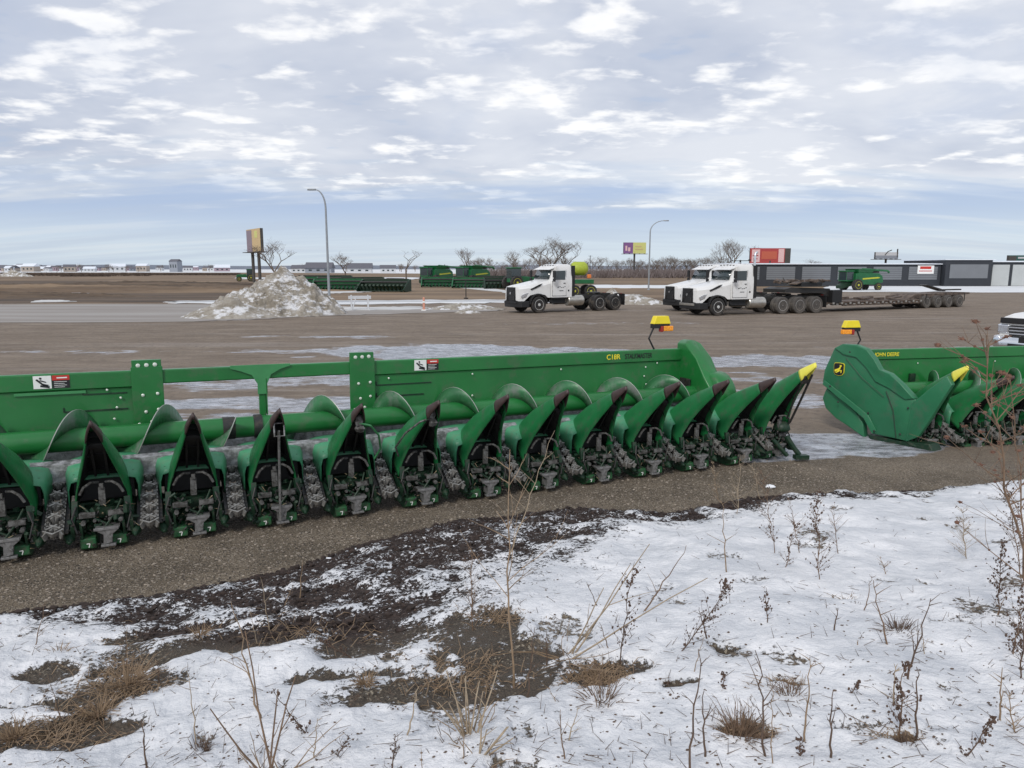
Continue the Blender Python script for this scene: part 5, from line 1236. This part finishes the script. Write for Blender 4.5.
m = MB(); m.box((0, 0, .45), (.16, .16, .9), taper=(.8, .8)); m.build('post', mat('faded_orange', (.6, .28, .2), .7), o, bevel=.02); m = MB(); m.box((0, 0, .05), (.3, .3, .1)); m.box((0, 0, .6), (.17, .17, .12)); m.build('white_band', DECW, o, bevel=.01)
b_ = gp(360, 310); o = empty('barricade', b_, R(15), 'pale wooden A frame barricade at the foot of the snow pile', 'barricade')
m = MB()
for sx in (-.55, .55):
    m.tube([(sx, -.3, 0), (sx, 0, 1.0)], .05, 5); m.tube([(sx, .3, 0), (sx, 0, 1.0)], .05, 5)
m.build('legs_frame', HC[0], o); m = MB(); m.box((0, -.05, .85), (1.5, .05, .22)); m.tube([(-.5, -.28, .1), (-.2, -.02, .95)], .04, 5); m.build('board', HC[0], o)
o = empty('utility_pole', (depth(590, 270, 260).x, 260, GF), 0, 'thin pole rising out of the bare treeline right of the lone truck', 'pole'); m = MB(); m.cyl((0, 0, 0), (0, 0, 7.2), .12, 6); m.build('shaft', POSTB, o); m = MB(); m.box((0, 0, 7), (1.4, .1, .1)); m.build('crossarm', POSTB, o)

# ================================================================== SNOW PILES
def heap(name, cx, cy, rx, ry, H, seed, label, peak=(0, 0), pw=1.0, cat='snow pile', group=None, amp=.3, n=120):
    g = np.linspace(-1.15, 1.15, n); A, B = np.meshgrid(g, g); r = np.hypot(A - peak[0] * (1 - np.hypot(A, B)).clip(0), B - peak[1] * (1 - np.hypot(A, B)).clip(0))
    X_ = A * rx; Y_ = B * ry
    h = np.clip(1 - r + .16 * (fbm(X_, Y_, 1.1, 3, seed) - .5), 0, 1) ** pw
    rdg = 1 - np.abs(fbm(X_, Y_, 2.6, 4, seed + 20) - .5) * 5; Zh = H * h + .22 * amp * np.minimum(h * 4, 1) * rdg + amp * np.minimum(h * 4, 1) * (fbm(X_, Y_, 1.5, 5, seed + 3) - .5) * 1.2 + .25 * amp * np.minimum(h * 4, 1) * (fbm(X_, Y_, 6, 3, seed + 8) - .5) - .06 * (h < .02)
    v = np.stack([X_.ravel(), Y_.ravel(), Zh.ravel()], 1); ii = np.arange(n - 1)[:, None] * n + np.arange(n - 1)[None, :]
    f = np.stack([ii, ii + 1, ii + n + 1, ii + n], -1).reshape(-1, 4); keep = (h.ravel()[f].max(1) > 0)
    me = bpy.data.meshes.new(name); me.from_pydata(v.tolist(), [], f[keep].tolist()); me.materials.append(PILE); me.polygons.foreach_set('use_smooth', [True] * len(me.polygons)); me.update()
    o = bpy.data.objects.new(name, me); C.objects.link(o); o.location = (cx, cy, GF); tag(o, label, cat, group); return o
def pile_mat():
    m, nt, b = nodes('dirty_snow'); N = nt.nodes; L = nt.links; tc = N.new('ShaderNodeTexCoord')
    def nz(s, d=7, ro=.7, vec=None):
        n = N.new('ShaderNodeTexNoise'); n.inputs['Scale'].default_value = s; n.inputs['Detail'].default_value = d; n.inputs['Roughness'].default_value = ro
        mp = N.new('ShaderNodeMapping'); mp.inputs['Rotation'].default_value = (0, .6, 0); mp.inputs['Scale'].default_value = vec or (1, 1, 1); L.new(tc.outputs['Object'], mp.inputs[0]); L.new(mp.outputs[0], n.inputs['Vector']); return n.outputs[0]
    def rp(x, a, c, lo=0, hi=1):
        r = N.new('ShaderNodeMapRange'); r.inputs[1].default_value = a; r.inputs[2].default_value = c; r.inputs[3].default_value = lo; r.inputs[4].default_value = hi; L.new(x, r.inputs[0]); return r.outputs[0]
    def mx(f, a, c):
        x = N.new('ShaderNodeMix'); x.data_type = 'RGBA'; L.new(f, x.inputs[0])
        for k, q in ((6, a), (7, c)):
            if isinstance(q, tuple): x.inputs[k].default_value = (*q, 1)
            else: L.new(q, x.inputs[k])
        return x.outputs[2]
    c = mx(rp(nz(.9), .40, .58), (.40, .365, .315), (.24, .21, .165)); c = mx(rp(nz(1.0, 6, .75, (1, 1, 2.2)), .50, .58), c, (.72, .72, .73)); c = mx(rp(nz(6), .55, .75), c, (.13, .11, .09)); c = mx(rp(nz(14), .62, .7), c, (.55, .52, .48))
    L.new(c, b.inputs['Base Color']); b.inputs['Roughness'].default_value = .9
    bp = N.new('ShaderNodeBump'); bp.inputs['Distance'].default_value = .15; bp.inputs['Strength'].default_value = .9; L.new(nz(5), bp.inputs['Height']); L.new(bp.outputs[0], b.inputs['Normal']); return m
PILE = pile_mat()
pc = gp(268, 315); heap('snow_pile', pc.x, pc.y + 1.2, 4.5, 3.6, 2.75, 5, 'big dirty pile of ploughed snow and grit in the middle left of the lot', peak=(.16, 0), pw=.9, amp=.62, n=220)
RUB = mat('gritty_snow_lump', (.42, .40, .37), .9, var=.35, vs=2)
scatter('snow_rubble', 170, f_rub, RUB)
pc = gp(232, 318); heap('snow_pile', pc.x - .3, pc.y + .6, 3.0, 1.8, 1.1, 15, 'low shoulder of whiter snow at the left foot of the big pile', group='dirty snow piles in the lot', amp=.15, n=70)
for u, v, rx, ry, H, sd, lb in [(462, 309.5, 3.0, 1.1, .42, 22, 'low flat snow heap left of the lone truck'), (468, 313, .9, .5, .22, 23, 'small white snow lump at the lot edge left of the lone truck'), (633, 304, 2.2, 1.2, .85, 24, 'snow heap just behind the lone truck tail'), (650, 304.5, 1.4, .9, .6, 25, 'smaller snow heap under the right street lamp'), (612, 299, 1.2, .8, 1.0, 26, 'pointed snow heap above the lone truck rear wheels')]:
    pc = gp(u, v); heap('snow_pile', pc.x, pc.y, rx, ry, H, sd, lb, group='dirty snow piles in the lot', amp=.18, n=60)

# ================================================================== TREES
def tree_mesh(seed, H, spread, levels=5, trunk_h=.25, fork=3, up=.5, r0=None):
    rnd = random.Random(seed); tm = MB(); cm = MB()
    def grow(p, d, ln, r, lv):
        pts = [p]; dd_ = d
        for _ in range(3):
            dd_ = (dd_ + Vector((rnd.uniform(-1, 1), rnd.uniform(-1, 1), rnd.uniform(-.3, .7))) * .16).normalized(); pts.append(pts[-1] + dd_ * ln / 3)
        cm.tube(pts, [r, r * .85, r * .75, r * .62], 4 if lv > 2 else 3, False)
        if lv == 0: return
        for k in range(rnd.choice([fork, fork, fork - 1]) if lv > 1 else 3):
            a = rnd.uniform(0, 2 * pi); e = (dd_ * up + Vector((cos(a), sin(a), 0)) * spread + Vector((0, 0, .22))).normalized()
            grow(pts[-1] if k < 2 else pts[2], e, ln * rnd.uniform(.58, .85), max(r * .58, H * .0011), lv - 1)
    r = r0 or H * .022; t = [Vector((0, 0, -.1)), Vector((rnd.uniform(-.1, .1), rnd.uniform(-.1, .1), H * trunk_h * .5)), Vector((rnd.uniform(-.2, .2), rnd.uniform(-.2, .2), H * trunk_h))]
    tm.tube(t, [r * 1.3, r, r * .9], 7)
    for k in range(fork + 1):
        a = rnd.uniform(0, 2 * pi); grow(t[-1], (Vector((cos(a), sin(a), 0)) * spread * .8 + Vector((0, 0, 1))).normalized(), H * .26, r * .62, levels - 1)
    zm = sorted(v[2] for v in cm.v)[int(len(cm.v) * .995)]; k = H / zm
    for q in (tm, cm): q.v = [(a * k, b * k, c * k) for a, b, c in q.v]
    return tm.mesh('trunk', BARK, 60, False), cm.mesh('crown', BARK, 60, False)
TV = [tree_mesh(1, 10, .8, 6), tree_mesh(2, 10, .65, 6), tree_mesh(3, 10, .95, 5, .35, 2), tree_mesh(4, 10, .5, 6, .2), tree_mesh(9, 10, .6, 6, .15, 3, .8)]
def tree(u, vb, vt, Y, var, label, group=None, rz=0, sx=1):
    b = depth(u, 270, Y); H = (depth(u, vt, Y).z - GF); o = empty('bare_tree', (b.x, Y, GF), rz, label, 'tree', group); s = H / 10; o.scale = (s * sx, s * sx, s)
    for nm, me_ in zip(('trunk', 'crown'), TV[var]):
        c = bpy.data.objects.new(nm, me_); C.objects.link(c); c.parent = o
    return o
G_ = 'bare winter trees'
tree(274, 272, 240, 120, 0, 'leafless tree just right of the two post billboard, behind the pile', G_)
tree(345, 276, 253, 150, 0, 'small leafless tree on the horizon right of the lamp post', G_, 1)
tree(406, 275, 249, 140, 2, 'small forked leafless tree standing alone above the brown field', G_, 2)
tree(553, 276, 237, 210, 0, 'widest leafless tree, spreading above the lone truck', G_, 3, 1.2)
tree(566, 276, 241, 215, 1, 'leafless tree leaning against the widest one, right side', G_, 4, 1.1)
tree(541, 276, 243, 215, 0, 'leafless tree leaning against the widest one, left side', G_, 5.5, 1.1)
tree(467, 275, 248, 200, 3, 'slim leafless tree behind the right combine of the pair', G_, 1.3)
tree(514, 275, 250, 200, 1, 'leafless tree behind the dark tractor', G_, 2.2)
tree(733, 275, 239, 200, 3, 'tall slim leafless tree behind the storage building, left of the red billboard', G_, .5)
tree(726, 275, 243, 205, 4, 'second slim leafless tree behind the storage building', G_, 1.5)
tree(812, 275, 259, 220, 0, 'faint leafless tree top over the storage building roof', G_, 1.9)
tree(755, 275, 246, 230, 4, 'leafless tree top peeking out behind the red billboard', G_, 2.9)
random.seed(77)
for k in range(74):
    if k < 58: u = 470 + k * 4.0 + random.uniform(-3, 3)
    else: u = 640 + (k - 58) * 6 + random.uniform(-3, 3)
    tree(u, 276, random.uniform(255, 266), random.uniform(215, 290), random.choice([0, 1, 3, 4]), 'bare grey tree in the dense leafless row behind the trucks', 'leafless tree row behind the trucks', random.uniform(0, 6), random.uniform(.8, 1.3))
for k in range(46):
    u = random.choice([random.uniform(0, 240), random.uniform(300, 350), random.uniform(355, 470)])
    tree(u, 270, random.uniform(263.5, 266.5), random.uniform(500, 640), random.choice([0, 1, 3]), 'tiny bare tree on the far horizon', 'tiny far trees on the horizon', random.uniform(0, 6), 1.5)
# brush: low twiggy growth that reads as one mass
m = MB(); random.seed(8)
def brush(m, u0, u1, Y0, Y1, h, n, w):
    for _ in range(n):
        u = random.uniform(u0, u1); Yq = random.uniform(Y0, Y1); b = depth(u, 270, Yq)
        for _k in range(4):
            m.tube([(b.x, Yq, GF), (b.x + random.uniform(-w, w), Yq + random.uniform(-w, w), GF + h * random.uniform(.5, 1.1))], [w * .07, w * .02], 3, False)
brush(m, 470, 720, 200, 280, 2.4, 2200, 1.3); brush(m, 640, 860, 205, 260, 2.4, 600, 1.3)
tag(m.build('undergrowth', BARKB, smooth=0, fix=False), kind='stuff')
m = MB(); BRD = mat('dark_brush', (.09, .065, .05), .95, var=.3, vs=.2)
brush(m, -150, 150, 255, 300, 1.1, 1500, .9); brush(m, 60, 110, 240, 255, 1.0, 250, .9); brush(m, 140, 240, 280, 320, .8, 700, 1)
tag(m.build('dark_brush', BRD, smooth=0, fix=False), kind='stuff')
for u, v, lb in [(45, 275.5, 'pale heap of tan rubble at the far edge of the left field'), (78, 275.5, 'pale rubble heap beside the tan one on the left field edge')]:
    pc = gp(u, v, GF); o = heap('rubble_heap', pc.x, 240, 6.5, 3, 2.0, 60 + u, lb, cat='rubble heap', group='rubble heaps on the field edge', amp=.5, n=40)
def bank(u, v, rx, ry, H, seed, label):
    global PILE
    keep, PILE_ = PILE, M_TILL; PILE = M_FIELD if seed % 2 else M_TILL
    pc = gp(u, v); heap('earth_bank', pc.x, pc.y, rx, ry, H, seed, label, cat='earth bank', group='low earth banks in the left field', amp=.35, n=110); PILE = keep
bank(40, 291, 42, 9, .75, 91, 'low brown earth bank across the far left field, nearest the left edge')
bank(150, 287, 38, 10, .8, 92, 'low brown earth bank in the left field just left of the two post sign')
bank(-60, 297, 22, 5, .6, 94, 'dark soil hump at the left edge above the pale road')

# distant rolling land on the horizon
m = MB(); pts = []
for k in range(121):
    a = R(-60 + k); r = 1500; pts.append((r * sin(a), r * cos(a)))
secs = []
hz = [5 + 6 * float(fbm(np.array([k * .13]), np.array([3.]), 1, 3, 4)[0]) for k in range(121)]
for k, (x, y) in enumerate(pts): secs.append([(x, y, -3), (x * 1.02, y * 1.02, hz[k] * .8), (x * 1.10, y * 1.10, hz[k]), (x * 1.3, y * 1.3, -3)])
m.loft(secs, closed=True, caps=True)
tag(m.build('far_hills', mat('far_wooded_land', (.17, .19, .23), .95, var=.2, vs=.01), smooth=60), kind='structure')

# ================================================================== SKY, SUN, CAMERA
SUN_EL, SUN_AZ = 38, 205          # azimuth clockwise from +Y (view direction): behind and a little left
w = bpy.data.worlds.new('World'); S.world = w; w.use_nodes = True; nt = w.node_tree; N = nt.nodes; L = nt.links
bg = N['Background']; out = N['World Output']
sky = N.new('ShaderNodeTexSky'); sky.sky_type = 'NISHITA'; sky.sun_disc = False; sky.sun_elevation = R(SUN_EL); sky.sun_rotation = R(SUN_AZ); sky.air_density = 1.0; sky.dust_density = 1.6
L.new(sky.outputs[0], bg.inputs[0]); bg.inputs[1].default_value = .10
tc = N.new('ShaderNodeTexCoord'); sx = N.new('ShaderNodeSeparateXYZ'); L.new(tc.outputs['Generated'], sx.inputs[0])
def mth(op, a, b=None, c=None):
    x = N.new('ShaderNodeMath'); x.operation = op
    for k, q in enumerate((a, b, c)):
        if q is None: continue
        if isinstance(q, (int, float)): x.inputs[k].default_value = q
        else: L.new(q, x.inputs[k])
    return x.outputs[0]
def rmp(x, a, b, lo=0, hi=1, sm=True):
    r = N.new('ShaderNodeMapRange'); r.inputs[1].default_value = a; r.inputs[2].default_value = b; r.inputs[3].default_value = lo; r.inputs[4].default_value = hi
    if sm: r.interpolation_type = 'SMOOTHSTEP'
    L.new(x, r.inputs[0]); return r.outputs[0]
zz = mth('MAXIMUM', sx.outputs[2], 0.0); den = mth('ADD', zz, .14)
cx = mth('DIVIDE', sx.outputs[0], den); cy = mth('DIVIDE', sx.outputs[1], den)
cb_ = N.new('ShaderNodeCombineXYZ'); L.new(cx, cb_.inputs[0]); L.new(cy, cb_.inputs[1]); cb_.inputs[2].default_value = 1.7
def cn(sc, det, ro, dist=0, off=(0, 0, 0), s3=(1, 1, 1)):
    mp = N.new('ShaderNodeMapping'); mp.inputs['Location'].default_value = off; mp.inputs['Scale'].default_value = s3; L.new(cb_.outputs[0], mp.inputs[0])
    n = N.new('ShaderNodeTexNoise'); n.inputs['Scale'].default_value = sc; n.inputs['Detail'].default_value = det; n.inputs['Roughness'].default_value = ro; n.inputs['Distortion'].default_value = dist
    L.new(mp.outputs[0], n.inputs['Vector']); return n.outputs[0]
def cmix(f, a, b):
    x = N.new('ShaderNodeMix'); x.data_type = 'RGBA'
    if isinstance(f, float): x.inputs[0].default_value = f
    else: L.new(f, x.inputs[0])
    for k, q in ((6, a), (7, b)):
        if isinstance(q, tuple): x.inputs[k].default_value = (*q, 1)
        else: L.new(q, x.inputs[k])
    return x.outputs[2]
big = cn(.8, 5, .55, .2, (3.1, 1.0, 0)); med = cn(3.2, 5, .52, .15, (0, 2, 0), (.9, 1.1, 1)); fine = cn(7.5, 5, .52, .2, (5, 0, 0), (.9, 1.15, 1))
puff = mth('ADD', mth('MULTIPLY', med, .6), mth('MULTIPLY', fine, .45))
ccol = cmix(rmp(big, .35, .65), (.54, .595, .72), (.80, .83, .90))              # grey-blue undersides
ccol = cmix(rmp(puff, .52, .65), ccol, (1.06, 1.06, 1.07))                         # bright tops
ccol = cmix(rmp(cn(1.1, 6, .6, .2, (9, 4, 0)), .52, .72, 0, .5), ccol, (.52, .60, .77))
cover = rmp(mth('ADD', mth('MULTIPLY', big, .5), mth('MULTIPLY', puff, .55)), .32, .47)
# cloud deck thins out towards the horizon; a few flat streaks below it
el = sx.outputs[2]
deck = rmp(mth('ADD', el, mth('MULTIPLY', mth('SUBTRACT', cn(1.3, 4, .6, 0, (1, 8, 0), (.5, 1.6, 1)), .5), .16)), .07, .125); streak = rmp(cn(.9, 5, .55, 0, (0, 7, 0), (.35, 2.2, 1)), .50, .68)
low = mth('MULTIPLY', streak, mth('MULTIPLY', rmp(el, .0, .03), .6))
fac = mth('MAXIMUM', mth('MULTIPLY', cover, deck), low)
lowcol = cmix(rmp(el, .012, .085), (.74, .86, .98), (.45, .56, .80))
lay = cn(1.5, 6, .6, 0, (2, 3, 0), (.28, 2.0, 1)); lowcol = cmix(rmp(lay, .40, .64, 0, .4), lowcol, (.50, .59, .78)); veil = cmix(rmp(streak, 0, 1, 0, .35), lowcol, (.86, .90, .96))
final = cmix(mth('MULTIPLY', cover, deck), veil, ccol)
bg2 = N.new('ShaderNodeBackground'); L.new(final, bg2.inputs[0]); bg2.inputs[1].default_value = .79
mxs = N.new('ShaderNodeMixShader'); L.new(mth('MAXIMUM', mth('MULTIPLY', cover, mth('MULTIPLY', deck, .95)), rmp(el, -.02, .16, .78, .86)), mxs.inputs[0]); L.new(bg.outputs[0], mxs.inputs[1]); L.new(bg2.outputs[0], mxs.inputs[2]); L.new(mxs.outputs[0], out.inputs[0])

sl = bpy.data.lights.new('sun', 'SUN'); sl.energy = 1.5; sl.angle = R(12); sl.color = (1, .96, .90)
so = bpy.data.objects.new('sun', sl); C.objects.link(so)
a = R(SUN_AZ); sd = Vector((sin(a) * cos(R(SUN_EL)), cos(a) * cos(R(SUN_EL)), sin(R(SUN_EL)))); so.rotation_euler = sd.to_track_quat('Z', 'Y').to_euler()

cam = bpy.data.cameras.new('camera'); cam.sensor_width = 36; cam.lens = 36 * F / 1024; cam.clip_end = 9000; cam.clip_start = .05
co = bpy.data.objects.new('camera', cam); C.objects.link(co); co.location = (0, 0, EYE); co.rotation_euler = (pi / 2 - PITCH, 0, 0); S.camera = co
S.view_settings.view_transform = 'Standard'; S.view_settings.look = 'None'; S.view_settings.exposure = .32; S.view_settings.gamma = 1
